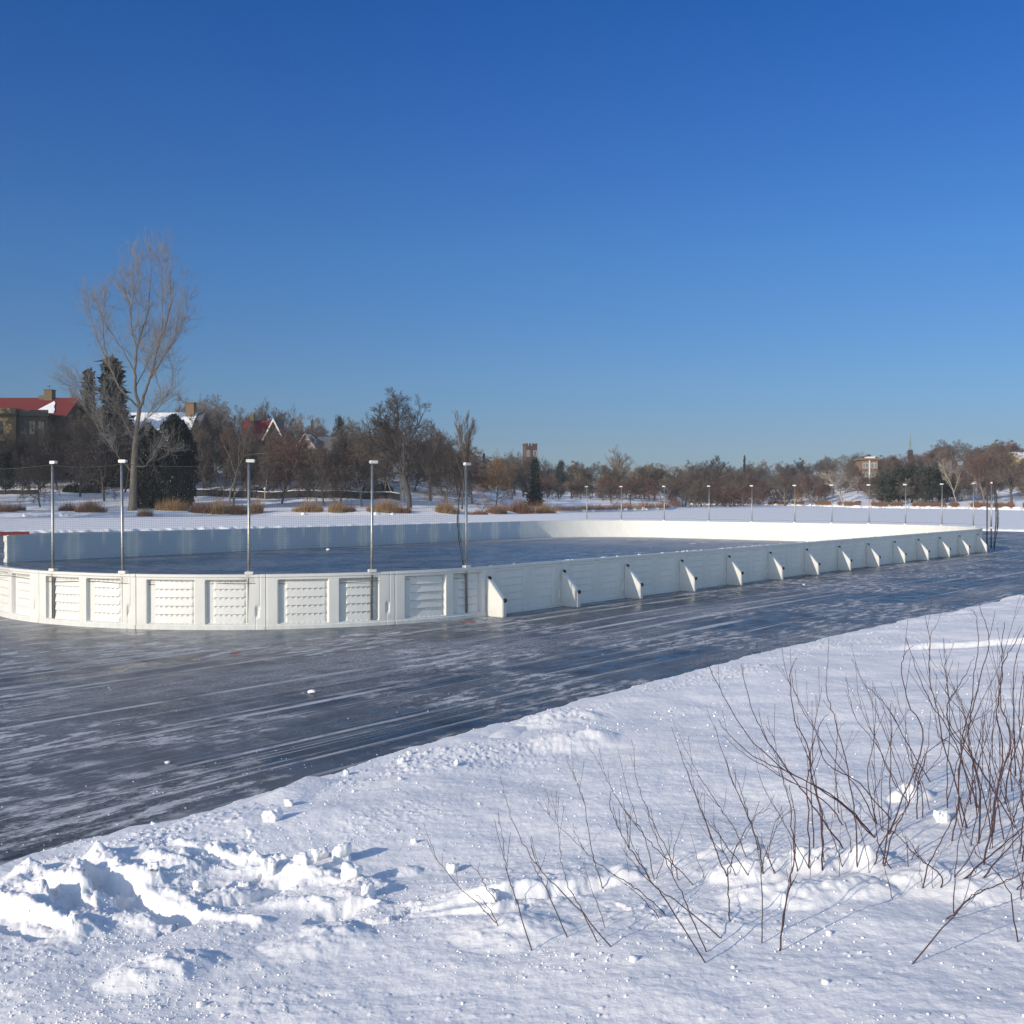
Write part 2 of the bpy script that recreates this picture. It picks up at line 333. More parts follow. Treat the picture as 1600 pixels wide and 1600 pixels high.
VE_U = np.array([-30, 0, 3.5, 4.3, 7.1, 9.6, 13, 16, 21, 29, 45, 60], float)
VE_V = np.array([7.0, 7.1, 7.24, 7.24, 7.44, 7.63, 7.74, 7.80, 7.66, 7.16, 7.1, 7.1], float)
def seg_d(X, Y, P, Q):
    """distance, signed side and parameter to a segment"""
    dx, dy = Q[0] - P[0], Q[1] - P[1]; L2 = dx * dx + dy * dy
    t = np.clip(((X - P[0]) * dx + (Y - P[1]) * dy) / L2, 0, 1)
    ex, ey = X - P[0] - t * dx, Y - P[1] - t * dy
    return np.hypot(ex, ey), t
def z1(pts, ox, oy, s): return [(ox + a / s, oy + b / s) for a, b in pts]
RIDGES = [  # (pixel path, height, half width)
    (z1([(485, 1040), (560, 1100), (650, 1150), (745, 1192)], 0, 960, 3.2), .10, .07),
    (z1([(905, 1010), (1100, 1052), (1300, 1110), (1475, 1140)], 0, 960, 3.2), .055, .05),
    (z1([(940, 1062), (1100, 1100), (1350, 1160), (1600, 1205)], 0, 960, 3.2), .055, .07),
    (z1([(850, 1245), (940, 1310), (1020, 1365)], 0, 960, 3.2), .045, .035),
    (z1([(1060, 1380), (1300, 1450)], 0, 960, 3.2), .05, .045),
    (z1([(60, 1180), (150, 1120), (250, 1160), (360, 1200)], 0, 960, 3.2), .085, .09),
    (z1([(370, 1130), (420, 1160), (450, 1210)], 0, 960, 3.2), .09, .08),
    (z1([(-60, 1290), (100, 1330), (230, 1390), (420, 1450)], 0, 960, 3.2), .11, .10),
    (z1([(120, 1240), (330, 1290), (420, 1350), (600, 1380), (760, 1400)], 0, 960, 3.2), .07, .09),
    (z1([(760, 1060), (860, 1110), (960, 1130)], 0, 960, 3.2), .07, .07),
    (z1([(100, 700), (300, 722), (470, 765)], 400, 1200, 4), .05, .05),
    (z1([(0, 430), (200, 470), (350, 545), (600, 600), (790, 650)], 400, 1200, 4), .06, .08),
    (z1([(560, 650), (650, 760), (720, 800)], 400, 1200, 4), .06, .10),
    (z1([(700, 1200), (900, 1260), (1400, 1262), (1620, 1180)], 850, 1066, 3.405), .0, .07)]
TRENCH = [
    (z1([(500, 1165), (640, 1240), (760, 1330), (910, 1400)], 0, 960, 3.2), .13, .075),
    (z1([(1070, 1345), (1200, 1300), (1420, 1225)], 0, 960, 3.2), .07, .06),
    (z1([(200, 1200), (300, 1240), (380, 1300)], 0, 960, 3.2), .10, .07),
    (z1([(-40, 1350), (100, 1400), (260, 1440)], 0, 960, 3.2), .12, .09),
    (z1([(440, 850), (560, 800), (640, 790)], 400, 1200, 4), .08, .07),
    (z1([(1000, 1065), (1160, 1110), (1320, 1130)], 0, 960, 3.2), .04, .06)]
STEPS = [  # plough arcs: bright bank facing the camera
    (z1([(900, 655), (1050, 695), (1250, 705), (1600, 690), (1950, 655), (2400, 600)], 400, 1200, 4), .075, .045),
    (z1([(950, 715), (1100, 760), (1350, 772), (1600, 750), (1900, 715)], 400, 1200, 4), .05, .035), ([(1370, 984), (1470, 986), (1600, 991), (1720, 994)], .07, .12)]
MOUNDS = [(z1([(700, 1200)], 1200, 920, 3.1375)[0], .15, .15), ((880, 1118), .11, .55), ((898, 1160), .085, .45), ((915, 1114), .05, .22), ((932, 1158), .05, .22), ((860, 1106), .06, .5),
          ((1150, 1415), .09, .18), ((1190, 1420), .08, .15), ((1230, 1412), .10, .16), ((1275, 1418), .11, .18), ((1320, 1412), .12, .19), ((1365, 1420), .09, .16),
          ((1180, 1465), .08, .2), ((1260, 1470), .09, .22), ((1340, 1470), .08, .2), ((1420, 1450), .06, .2), ((1130, 1362), .05, .10), ((1105, 1372), .05, .09), ((1170, 1366), .04, .09),
          ((45, 1312), .09, .13), ((152, 1296), .05, .08), ((128, 1322), .05, .09), ((640, 1340), .05, .1), ((1060, 1372), .05, .12), ((980, 1385), .06, .12), ((500, 1460), .08, .3), ((800, 1480), .07, .3), ((250, 1500), .1, .3), ((1500, 1470), .09, .3)]
def bank_base(X, Y):
    u, v = uv_of(X, Y)
    ve = np.interp(u, VE_U, VE_V) + perlin(u * .9, v * 0 + 3.1) * .10 + perlin(u * 2.7, v * 0 + 8.1) * .05 + fbm(u * 7, v * 7, 3) * .035
    t = ve - v
    h = -.06 + .20 * ss(-.03, .16, t) + .10 * ss(.1, 1.3, t) + .72 * ss(.8, 9.0, t) + .25 * ss(7.4, 30, t)
    return h, t, u, v
def bank(X, Y):
    X = np.asarray(X, float); Y = np.asarray(Y, float)
    h, t, u, v = bank_base(X, Y); inside = ss(0, .5, t)
    near = ss(16, 9, np.hypot(X, Y))
    h = h + inside * (fbm(X * .45, Y * .45, 3) * .085 + fbm(X * 1.6, Y * 1.6, 3, (4, 2)) * .016)
    px = 800 + F * X / np.maximum(Y, .3)
    py = YH + F * (H - h) / np.maximum(Y, .3)
    # trampled, broken snow: bottom left corner, along the bottom, beside the ice edge
    rough = .8 * ss(560, 250, px) * ss(1262, 1300, py) + .7 * ss(1398, 1415, py) * ss(1480, 1430, py) * ss(-.15, .3, perlin(X * 1.1 + 5, Y * 1.1)) + .55 * ss(640, 500, px) * ss(1300, 1350, py) * ss(-.1, .4, perlin(X * 1.7, Y * 1.7))
    rough = np.clip(rough, 0, 1) * (1 - .75 * ss(1425, 1500, py)) * inside * near * (.25 + .75 * ss(-.15, .25, perlin(X * 2.3 + 9, Y * 2.3)))
    xw, yw = X + fbm(X * 7, Y * 7, 3, (31, 3)) * .05, Y + fbm(X * 7, Y * 7, 3, (3, 41)) * .05
    h = h + rough * (fbm(X * 2.0, Y * 2.0, 2, (1, 9)) * .05 + plates(xw * 3.3, yw * 3.3) * .030 + plates(xw * 11, yw * 11, 40) * .012 * ss(0, .3, perlin(X * 2.9, Y * 2.9)) + lumps(X * 24, Y * 24, .4) * .008)
    xw = yw = None
    band = ss(.15, .5, t) * ss(2.6, .9, t) * ss(-.3, .4, perlin(u * .5, v * .9 + 2)) * ss(45, 14, Y)
    band = np.maximum(band, .8 * rough)
    h = h + band * (lumps(X * 16, Y * 16, .45) * .022 + lumps(X * 31, Y * 31, .4) * .010)
    h = h + inside * near * (lumps(X * 22 + 5, Y * 22, .04) * .012 + lumps(X * 45, Y * 45, .10) * .005) + inside * fbm(X * 14, Y * 14, 3) * .004
    wob = fbm(X * 9, Y * 9, 3, (2, 5)); fb = fbm(X * 30, Y * 30, 3, (22, 5)) + plates(X * 26, Y * 26, 9)
    Xw = X + fbm(X * 5, Y * 5, 3, (3, 3)) * .06; Yw = Y + fbm(X * 5, Y * 5, 3, (13, 3)) * .06
    for L, sgn in ((RIDGES, 1), (TRENCH, -1)):
        for path, hh, w in L:
            if hh == 0: continue
            P = [on_z(a, b, .42) for a, b in path]; P = np.array(P)
            m = (X > P[:, 0].min() - .6) & (X < P[:, 0].max() + .6) & (Y > P[:, 1].min() - .6) & (Y < P[:, 1].max() + .6)
            if not m.any(): continue
            d = np.full(m.sum(), 9.)
            for a, b in zip(P[:-1], P[1:]): d = np.minimum(d, seg_d(Xw[m], Yw[m], a, b)[0])
            prof = np.exp(-(d / w) ** 2) if sgn > 0 else ss(w * 1.5, w * .8, d)
            h[m] += sgn * hh * (.62 if sgn > 0 else .8) * prof * (1 + .45 * wob[m] + (.16 * fb[m] if sgn > 0 else .05 * fb[m]))
    for path, hh, w in STEPS:
        P = np.array([on_z(a, b, .55) for a, b in path]); best = np.full(X.shape, 9.); side = np.zeros(X.shape)
        m = (X > P[:, 0].min() - .8) & (X < P[:, 0].max() + .8) & (Y > P[:, 1].min() - 1) & (Y < P[:, 1].max() + .8)
        if not m.any(): continue
        yl = np.interp(Xw[m], P[:, 0], P[:, 1]); e = ss(P[0, 0] - .1, P[0, 0] + .8, X[m]) * ss(P[-1, 0] + .1, P[-1, 0] - .5, X[m])
        s = Yw[m] - yl
        h[m] += e * hh * (ss(-w * .5, w * .5, s) * ss(.9, .05, s) - .35 * np.exp(-((s + w) / w) ** 2)) * (1 + .25 * wob[m])
    for (a, b), hh, w in MOUNDS:
        p = on_z(a, b, .4 if b > 1200 else .25); d = np.hypot(Xw - p[0], Yw - p[1])
        h = h + hh * .6 * np.clip(1 - (d / w) ** 2, 0, 1) ** 1.3 * (1 + .5 * wob) * inside
    return h
def bankz(x, y): return float(bank(np.array([x]), np.array([y]))[0])
def bank_hit(px, py):
    z = .4
    for _ in range(8): p = on_z(px, py, z); z = .5 * z + .5 * bankz(p[0], p[1])
    return p[0], p[1], bankz(p[0], p[1])

# ------------------------------------------------------------------ structure: ice, snow, shore
def build_ice():
    V = np.array([(-30, -8, 0), (110, -8, 0), (110, 100, 0), (-30, 100, 0)], float)
    tag(add("ice", make_mesh("ice", V, np.array([[0, 1, 2, 3]])), M_ice, rot=(0, 0, TH)), kind="structure")
build_ice()
def build_lake():
    poly = np.array([(-12, 7.3), (60, 7.3), (80, 8.0), (86, 14), (88, 30), (87, 58), (76, 70), (42, 75), (20, 79), (-12, 80)], float)
    cu, cv = 38., 40.; A = np.linspace(0, 2 * np.pi, 1441)[:-1]; r0 = []
    for a in A:
        d = np.array([math.cos(a), math.sin(a)]); best = 1e9
        for i in range(len(poly)):
            P, Q = poly[i], poly[(i + 1) % len(poly)]; e = Q - P; det = d[0] * (-e[1]) + d[1] * e[0]
            if abs(det) < 1e-9: continue
            w = P - np.array([cu, cv]); t = (w[0] * (-e[1]) + w[1] * e[0]) / det; s = (d[0] * w[1] - d[1] * w[0]) / det
            if t > 0 and -1e-6 <= s <= 1 + 1e-6: best = min(best, t)
        r0.append(best)
    r0 = np.array(r0) + perlin(A * 40, A * 0) * .35 + perlin(A * 170, A * 0 + 5) * .12
    offs = [0, .15, .5, 1.2, 2.5, 5, 9, 15, 24, 38, 60, 90, 130, 190, 280, 400, 560, 900]
    zs = [-.05, .07, .16, .12, .07, .06] + [.06] * 12
    V = []
    for o, z in zip(offs, zs):
        r = r0 + o; uu, vv = cu + r * np.cos(A), cv + r * np.sin(A); X = uu * C_ - vv * S_; Y = uu * S_ + vv * C_
        zz = z + (fbm(X * .8, Y * .8, 3) * .06 if .1 < o < 6 else 0) * (1 if o else 0) + np.zeros_like(X)
        if o < 3: zz = zz + (o > .1) * np.clip(perlin(A * 90, A * 0 + 2), 0, 1) * .12
        V.append(np.stack([X, Y, zz], 1))
    n, m = len(offs), len(A); V = np.concatenate(V)
    i, j = np.meshgrid(np.arange(n - 1), np.arange(m), indexing='ij'); j2 = (j + 1) % m
    Fq = np.stack([i * m + j, (i + 1) * m + j, (i + 1) * m + j2, i * m + j2], -1).reshape(-1, 4)
    tag(add("lake_snow", make_mesh("lake_snow", V, Fq, True), M_snow_far), kind="structure")
build_lake()
def build_land():
    a = np.linspace(-45, 45, 700); D = [112.]
    while D[-1] < 950: D.append(D[-1] * 1.0068)
    D = np.array(D); A, Dm = np.meshgrid(np.tan(np.radians(a)), D, indexing='ij'); X = A * Dm; Y = Dm
    tag(add("shore_snow", make_mesh("shore_snow", np.stack([X.ravel(), Y.ravel(), land(X, Y).ravel()], 1), grid_faces(*X.shape)[:, ::-1], True), M_snow_far), kind="structure")
build_land()
def build_bank():
    a = np.radians(np.concatenate([np.linspace(-62, -29, 90)[:-1], np.linspace(-29, 29, 920), np.linspace(29, 58, 80)[1:]])); r = [1.1]
    while r[-1] < 52: r.append(r[-1] * (1.018 if r[-1] < 3.3 else 1.0027 if r[-1] < 9 else 1.0045))
    A, Rr = np.meshgrid(a, np.array(r), indexing='ij'); X = np.sin(A) * Rr; Y = np.cos(A) * Rr
    tag(add("snow_bank", make_mesh("snow_bank", np.stack([X.ravel(), Y.ravel(), bank(X, Y).ravel()], 1), grid_faces(*X.shape)[:, ::-1], True), M_snow), kind="structure")
build_bank()

# ------------------------------------------------------------------ haze
HAZE = .0002
if HAZE:
    m = bpy.data.materials.new("haze"); m.use_nodes = True; nt = m.node_tree; nt.nodes.remove(nt.nodes["Principled BSDF"]); v = nt.nodes.new("ShaderNodeVolumePrincipled")
    v.inputs["Density"].default_value = HAZE; v.inputs["Color"].default_value = (.80, .88, 1.0, 1); v.inputs["Anisotropy"].default_value = .0
    nt.links.new(v.outputs[0], nt.nodes["Material Output"].inputs["Volume"])
    mb = MB(); mb.box(-1400, 1400, -120, 1300, -1.2, 60); tag(mb.build("haze", m), "thin pale winter haze over the whole lake and shore", "haze", kind="stuff")

# ------------------------------------------------------------------ rink boards
HB = 1.07
def path_pt(s_kind, t):
    """returns (u, v, outward normal angle) ; s_kind: corner index or side"""
    return None
def panel_mesh(name, L, ang=0.0, rad=None, style="ribbed", soft=1.0):
    """one board panel: x from 0 to L, outer face towards -y, bent round a corner of radius rad (centre on +y) when given"""
    nx, nz = 150 if style == "ribbed" else 70, 66 if style == "ribbed" else 24
    x = np.linspace(0, 1, nx); z = np.linspace(0, HB, nz)
    Xn, Z = np.meshgrid(x, z, indexing='ij')
    W = np.full(Xn.shape, .085)                       # frame depth
    bays = [(.085, .47), (.545, .865)]
    e = .012; strip = np.ones(Xn.shape)
    for a, b in bays:
        m = ss(a, a + e, Xn) * ss(b, b - e, Xn) * ss(.10, .125, Z) * ss(.965, .94, Z)
        rows = 5; zz = (Z - .12) / (.83 / rows); fr = zz - np.floor(zz)
        xi = ss(a + .055, a + .07, Xn) * ss(b - .02, b - .03, Xn)
        sc = (((Xn - a) * 24) % 1.0); bump = np.exp(-((sc - .5) / .18) ** 2)
        slab = .030 * (1 - fr) * xi + .020 * bump * np.exp(-((fr - .97) / .12) ** 2) * xi
        amp = 1.0 if rad else .30
        W = W * (1 - m) + m * (.085 - .09 * soft + slab * amp)
        strip = np.minimum(strip, 1 - m)
    # overlap joint: stepped, slanted lap near the right end
    jx = .955 + .03 * ss(.42, .30, Z) * -1
    W = W - .006 * ss(.003, .0, np.abs(Xn - jx) - .002) - .03 * ss(.915, .93, Xn) * ss(.955, .94, Xn) * ss(.20, .3, Z) * ss(.5, .38, Z)
    W = np.where(Z > HB - .055, W + .012, W); W = np.where(Z < .075, W + .018, W)
    W = W - .015 * ss(.006, 0., Xn) - .015 * ss(.994, 1., Xn)
    Xi = x; inner = np.full(Xn.shape, -.05)
    def tow(xn, w, zz):
        if rad: a = xn * ang; r_ = rad + w; return np.stack([r_ * np.sin(a), rad - r_ * np.cos(a), zz], -1)
        return np.stack([xn * L, -w, zz], -1)
    # sheets: outer, inner; stitched along the rim
    Vo = tow(Xn, W, Z).reshape(-1, 3); Vi = tow(Xn, inner, Z).reshape(-1, 3); n = nx * nz
    f = grid_faces(nx, nz); idx = np.arange(n).reshape(nx, nz)
    rim = np.concatenate([idx[:, 0], idx[-1, 1:], idx[-2::-1, -1], idx[0, -2:0:-1]]); rn = np.roll(rim, -1)
    side = np.stack([rim, rn, rn + n, rim + n], 1)[:, ::-1]
    me = make_mesh(name, np.vstack([Vo, Vi]), [f, f[:, ::-1] + n, side])
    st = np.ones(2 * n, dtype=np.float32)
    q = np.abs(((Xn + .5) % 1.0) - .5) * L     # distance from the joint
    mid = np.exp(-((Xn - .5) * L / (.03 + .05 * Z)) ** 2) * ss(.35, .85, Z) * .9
    lines = np.exp(-((q - .21) / .06) ** 2) * 1.0 + ss(.26, .2, q) * .60 + np.exp(-((q - .36) / .12) ** 2) * .5 * ss(1.05, .6, Z) * ss(.0, .3, Z)  # mask of the pale bands that paint light glowing through the boards
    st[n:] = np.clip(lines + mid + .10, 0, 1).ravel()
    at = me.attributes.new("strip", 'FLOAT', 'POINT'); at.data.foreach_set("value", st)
    return me
ANG = R(21.6); LA = RR * ANG; NS = 13; LS = (U1 - U0 - 2 * RR) / NS
ME_arc = panel_mesh("board_panel", LA, ANG, RR - .0, soft=.82); ME_str = panel_mesh("board_panel", LS, soft=.14); ANG2 = R(22.5); ME_arc2 = panel_mesh("board_panel", RR * ANG2, ANG2, RR, "plain"); ME_end = panel_mesh("board_panel", LS, style="plain")
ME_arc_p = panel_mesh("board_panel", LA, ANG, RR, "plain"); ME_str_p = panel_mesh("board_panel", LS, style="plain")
for me in (ME_arc, ME_str, ME_arc2, ME_end): me.materials.append(M_plastic)
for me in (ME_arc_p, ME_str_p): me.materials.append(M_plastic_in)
ME_far = ME_arc.copy(); ME_far.materials.clear(); ME_far.materials.append(M_plastic)
ME_farS = ME_str.copy(); ME_farS.materials.clear(); ME_farS.materials.append(M_plastic)
def run(name, label, group=None):
    o = empty(name, (0, 0, 0), TH); tag(o, label, "rink boards", group); return o
def place(me, root, u, v, rot):
    o = bpy.data.objects.new("board_panel", me); col.objects.link(o); o.parent = root; o.location = (u, v, 0); o.rotation_euler = (0, 0, rot); return o
# local frame: centre of a corner plus angle; panel x axis tangential, -y outward
def arc_panels(me, root, cu, cv, a0, n, rad=RR, ANG=ANG):
    """a0: angle (from -v direction, anticlockwise seen from above) where the first panel starts"""
    for k in range(n):
        a = a0 + k * ANG; uu = cu + rad * math.sin(a); vv = cv - rad * math.cos(a)
        place(me, root, uu, vv, a)
g1 = run("rink_boards", "sunlit curved corner of white ribbed plastic rink boards at the left, nearest the camera")
arc_panels(ME_arc, g1, U0 + RR, V0 + RR, -5 * ANG + R(1.1) + .0 * ANG, 5)
g2 = run("rink_boards", "long shaded white side boards in front, propped by a row of triangular braces")
for k in range(NS): place(ME_str, g2, U0 + RR + k * LS, V0, 0)
arc_panels(ME_arc2, g2, U1 - RR, V0 + RR, 0, 4, ANG=ANG2)
g3 = run("rink_boards", "far curved end of the white rink boards glowing in full sun")
ac = g3
arc_panels(ME_arc2, g3, U1 - RR, V1 - RR, math.pi / 2, 4, ANG=ANG2)
nE = 5; LE = (V1 - V0 - 2 * RR) / nE
for k in range(nE):
    o = place(ME_end, g3, U1, V0 + RR + k * LE, math.pi / 2); o.scale = (LE / LS, 1, 1)
g4 = run("rink_boards", "blue shaded back boards of the rink with pale upright strips and an open left end")
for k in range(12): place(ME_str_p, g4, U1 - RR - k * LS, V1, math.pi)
# white cap strip at the open end of the back boards
ue = U1 - RR - 12 * LS
mb = MB(); mb.box(-.10, -.015, -.12, .16, .0, .14); mb.box(-.08, -.012, -.09, .12, .14, .40); mb.box(-.09, -.012, -.11, .14, .40, .56); mb.box(-.08, -.012, -.09, .12, .56, .82); mb.box(-.10, -.012, -.12, .16, .82, 1.05)
mb.build("end_bracket", M_plastic, g4, loc=(ue, V1, 0))
# braces
def brace_mesh():
    mb = MB(); d = .56
    pts = [(.085, 0), (d, 0), (d, .36), (.12, .84), (.085, .84)]
    mb.poly_prism(pts, -.065, .065); me = mb.mesh("brace")
    import bmesh
    bm = bmesh.new(); bm.from_mesh(me); bmesh.ops.remove_doubles(bm, verts=bm.verts, dist=1e-5)
    bmesh.ops.recalc_face_normals(bm, faces=bm.faces)
    sharp = [e for e in bm.edges if e.calc_face_angle(0) > .3]
    bmesh.ops.bevel(bm, geom=sharp, offset=.014, segments=2, affect='EDGES'); bm.to_mesh(me); bm.free(); me.materials.append(M_plastic); return me
ME_brace = brace_mesh()
mb = MB(); mb.tube([(0, 0, 0), (0, 0, .05)], [.045, .042], 12); mb.tube([(0, 0, .048), (0, 0, .07)], .022, 8); ME_knob = mb.mesh("bolt", False); ME_knob.materials.append(M_black)
for k in range(NS + 1):
    o = bpy.data.objects.new("brace", ME_brace); col.objects.link(o); o.parent = g2
    o.location = (U0 + RR + k * LS - .02, V0, 0); o.rotation_euler = (0, 0, -math.pi / 2 )   # local x -> -v (outward)
    for (x, z) in ((.115, .80), (.545, .345)):
        b = bpy.data.objects.new("bolt", ME_knob); col.objects.link(b); b.parent = o; b.location = (x, 0, z); b.rotation_euler = (0, math.atan2(.48, .44), 0)
# thin snow left on the rail of the near side
rs = random.Random(3)
mb = MB()
for k in range(60):
    u = U0 + RR + rs.uniform(0, 30); L = rs.uniform(.05, .35)
    n = 7; P = [(u + L * i / (n - 1), V0 - .03 + rs.uniform(-.02, .02), HB + .001) for i in range(n)]
    mb.tube(P, [.004 + .018 * math.sin(math.pi * i / (n - 1)) * rs.uniform(.6, 1.2) for i in range(n)], 6)
o = mb.build("rail_snow", M_snow_roof, g2); tag(o, "thin crust of snow left on the top rail", kind="stuff")

# red board lying across the edge of the ice
p0 = on_z(-60, 838.5, 0); p1 = on_z(46, 837.5, 0); dd = p1 - p0; L = float(np.hypot(*dd))
t = empty("red_board", (p0[0], p0[1], 0), math.atan2(dd[1], dd[0]))
tag(t, "long low red board on the ice, left of the open end of the back boards", "board")
mb = MB(); mb.box(0, L, -.03, .03, .03, .27); mb.build("plank", M_red, t)
mb = MB(); mb.box(0, L, -.045, .045, .271, .30); mb.build("top_strip", M_red, t)
for k in range(5): mb = MB(); mb.box(L * k / 4 - .05, L * k / 4 + .05, -.2, .2, 0, .029); mb.build("foot", M_red, t)

# ------------------------------------------------------------------ net posts
ZT = 3.27
mb = MB(); mb.tube([(0, 0, .12), (0, 0, ZT)], .028, 12); ME_pole = mb.mesh("pole", True); ME_pole.materials.append(M_steel)
def bevbox(x, y, z):
    mb = MB(); a = .012
    mb.box(-x, x, -y + a, y - a, -z + a, z - a); mb.box(-x + a, x - a, -y + a * .5, y - a * .5, -z, z); return mb
ME_cap = bevbox(.085, .045, .030).mesh("cap_block"); ME_cap.materials.append(M_plastic)
ME_clamp = bevbox(.085, .06, .028).mesh("clamp_block"); ME_clamp.materials.append(M_plastic)
def ring_hit(px, near=True, off=.055):
    """where the sight line above pixel column px crosses the boards' outline"""
    r = np.array([(px - 800) / F, 1.0]); ts = np.linspace(10, 100, 9001); X, Y = r[0] * ts, r[1] * ts; u, v = uv_of(X, Y)
    cu, cv = (U0 + U1) / 2, (V0 + V1) / 2; qx = abs(u - cu) - (U1 - U0) / 2 + RR; qy = abs(v - cv) - (V1 - V0) / 2 + RR
    sd = np.hypot(np.maximum(qx, 0), np.maximum(qy, 0)) + np.minimum(np.maximum(qx, qy), 0) - RR - off
    idx = np.where(np.sign(sd[1:]) != np.sign(sd[:-1]))[0]; i = int(np.argmin(np.abs(sd))) if len(idx) == 0 else (idx[0] if near else idx[-1])
    return X[i], Y[i], u[i], v[i]
def out_ang(u, v):
    cu = min(max(u, U0 + RR), U1 - RR); cv = min(max(v, V0 + RR), V1 - RR); 
    return math.atan2(v - cv, u - cu) + TH
ordn = "first second third fourth fifth sixth seventh eighth ninth tenth eleventh twelfth thirteenth".split()
near_px = [(-60, 1), (82, 1), (192, 1), (388, 1), (580, 1), (729, 1)]
far_px = [917, 971, 1038, 1108, 1175, 1242, 1300, 1358, 1415, 1472, 1521, 1549]
near_posts = []; far_posts = []
lab_near = {82: "leftmost steel net post on the near curved boards, left of the tall tree",
            192: "steel net post on the near boards in front of the tall bare tree's trunk",
            388: "steel net post on the near boards right of the dark evergreens",
            580: "steel net post on the near boards just left of the big spreading tree",
            729: "steel net post nearest the first brace, with the gathered net tied to it"}
for px, _ in near_px:
    if px < 0: continue
    X, Y, u, v = ring_hit(px); near_posts.append((X, Y))
    t = empty("net_post", (X, Y, 0), out_ang(u, v) - math.pi / 2)
    tag(t, lab_near[px], "post", "net posts on the near curved boards")
    t.rotation_euler.x = R(rs.uniform(-.5, .5)); t.rotation_euler.y = R(rs.uniform(-.4, .4))
    add("pole", ME_pole, None, t); add("cap", ME_cap, None, t, loc=(-.03, 0, ZT)); add("clamp", ME_clamp, None, t, loc=(-.01, 0, HB + .03))
for i, px in enumerate(far_px):
    X, Y, u, v = ring_hit(px, False); far_posts.append((X, Y))
    t = empty("net_post", (X, Y, 0), out_ang(u, v) - math.pi / 2)
    lb = "thin steel net post at the far end of the rink, %s from the left" % ordn[i]
    if i == 11: lb = "thick steel net post at the far right corner, where the net is bunched"
    tag(t, lb, "post", "net posts on the far curved boards")
    sx = 1.0 if i < 11 else 1.3
    add("pole", ME_pole, None, t, scale=(sx, sx, 1)); add("cap", ME_cap, None, t, loc=(-.03, 0, ZT), scale=(1.2, 1.2, 1.2)); add("clamp", ME_clamp, None, t, loc=(-.01, 0, HB + .03))
def net(name, label, pts, z0, z1, cell, r, sag, sub=None):
    """net hung between post tops: vertical and horizontal strands"""
    pts = np.array(pts); seg = np.hypot(*np.diff(pts, axis=0).T); s = np.concatenate([[0], np.cumsum(seg)])
    n = int(s[-1] / cell); S = np.linspace(0, s[-1], n + 1); X = np.interp(S, s, pts[:, 0]); Y = np.interp(S, s, pts[:, 1])
    k = np.clip(np.searchsorted(s, S) - 1, 0, len(seg) - 1); f = (S - s[k]) / seg[k]
    sg = np.array(sag)[k] * 4 * f * (1 - f); m = int((z1 - z0) / cell)
    T = np.linspace(0, 1, m + 1); bel = .05 * np.sin(np.pi * T)
    Zt = z1 - sg; Zb = z0 + .02 * np.sin(S * 2.1)
    G = np.zeros((n + 1, m + 1, 3)); G[..., 2] = Zb[:, None] + (Zt - Zb)[:, None] * T
    nx, ny = np.gradient(Y), -np.gradient(X); q = np.hypot(nx, ny) + 1e-9
    b = bel[None] * (np.sin(S * 1.3)[:, None] * .8 + .4) * (4 * f * (1 - f))[:, None]
    G[..., 0] = X[:, None] + b * (nx / q)[:, None]; G[..., 1] = Y[:, None] + b * (ny / q)[:, None]
    st = max(1, m // 8); cols = list(range(0, m, st)) + [m]
    P0 = []; P1 = []
    for a, c in zip(cols[:-1], cols[1:]): P0.append(G[:, a]); P1.append(G[:, c])
    st = max(1, int(.5 / cell)); rows = list(range(0, n, st)) + [n]
    for a, c in zip(rows[:-1], rows[1:]): P0.append(G[a]); P1.append(G[c])
    P0 = np.concatenate(P0); P1 = np.concatenate(P1); V, Fq = segs_geo(P0, P1, np.full(len(P0), r), np.full(len(P0), r), 3)
    root = empty(name, (0, 0, 0)); tag(root, label, "net")
    add("mesh", make_mesh("mesh", V, Fq), M_net, root)
    mb = MB(); mb.tube(G[::3, m], .006, 5); mb.build("top_rope", M_net, root)
    mb = MB(); mb.tube(G[::3, 0], .005, 5); mb.build("bottom_rope", M_net, root)
    return root
pl = ring_hit(-260)[:2]; pl2 = ring_hit(-60)[:2]
offp = lambda P, d: [(x + d * 0, y - d) for x, y in P]
nn = net("safety_net", "fine dark netting strung between the five near posts above the curved boards", offp([pl, pl2] + near_posts, .05), .88, ZT - .05, .045, .0011, [.05, .05, .06, .06, .08, .22])
nf = net("safety_net", "thin netting strung between the far posts above the sunlit end boards", offp(far_posts, .06), 1.2, ZT - .05, .10, .0012, [.08, .1, .12, .12, .12, .12, .1, .1, .1, .1, .06])
def bunch(label, x, y, z0, z1, bulge, seed, n=14):
    rr = random.Random(seed); mb = MB()
    for k in range(n):
        ph = rr.uniform(0, 6.28); P = []
        for i in range(15):
            f = i / 14; w = .02 + .06 * math.sin(math.pi * f) * rr.uniform(.7, 1.1)
            P.append((x + math.cos(ph + f * 3) * w + bulge * math.sin(math.pi * f) ** 2, y + math.sin(ph + f * 3) * w, z0 + (z1 - z0) * f))
        mb.tube(P, .006, 4)
    o = mb.build("gathered_net", M_net); tag(o, label, "net"); return o
x, y = near_posts[-1]; bunch("end of the netting gathered in a thin bundle against the fifth near post", x - .07, y - .02, .85, 3.15, -.05, 1, 3)
x, y = far_posts[-1]; bunch("dark bunched netting hanging beside the far right corner post", x + .08, y - .15, .05, 3.15, .14, 2, 18)
mb = MB(); mb.tube([(0, 0, .12), (0, 0, ZT)], .035, 8); x, y = far_posts[-1]
o = mb.build("net_pole", M_bark_dark, loc=(x - .16, y + .1, 0)); tag(o, "dark pole just left of the far right corner net post", "pole")

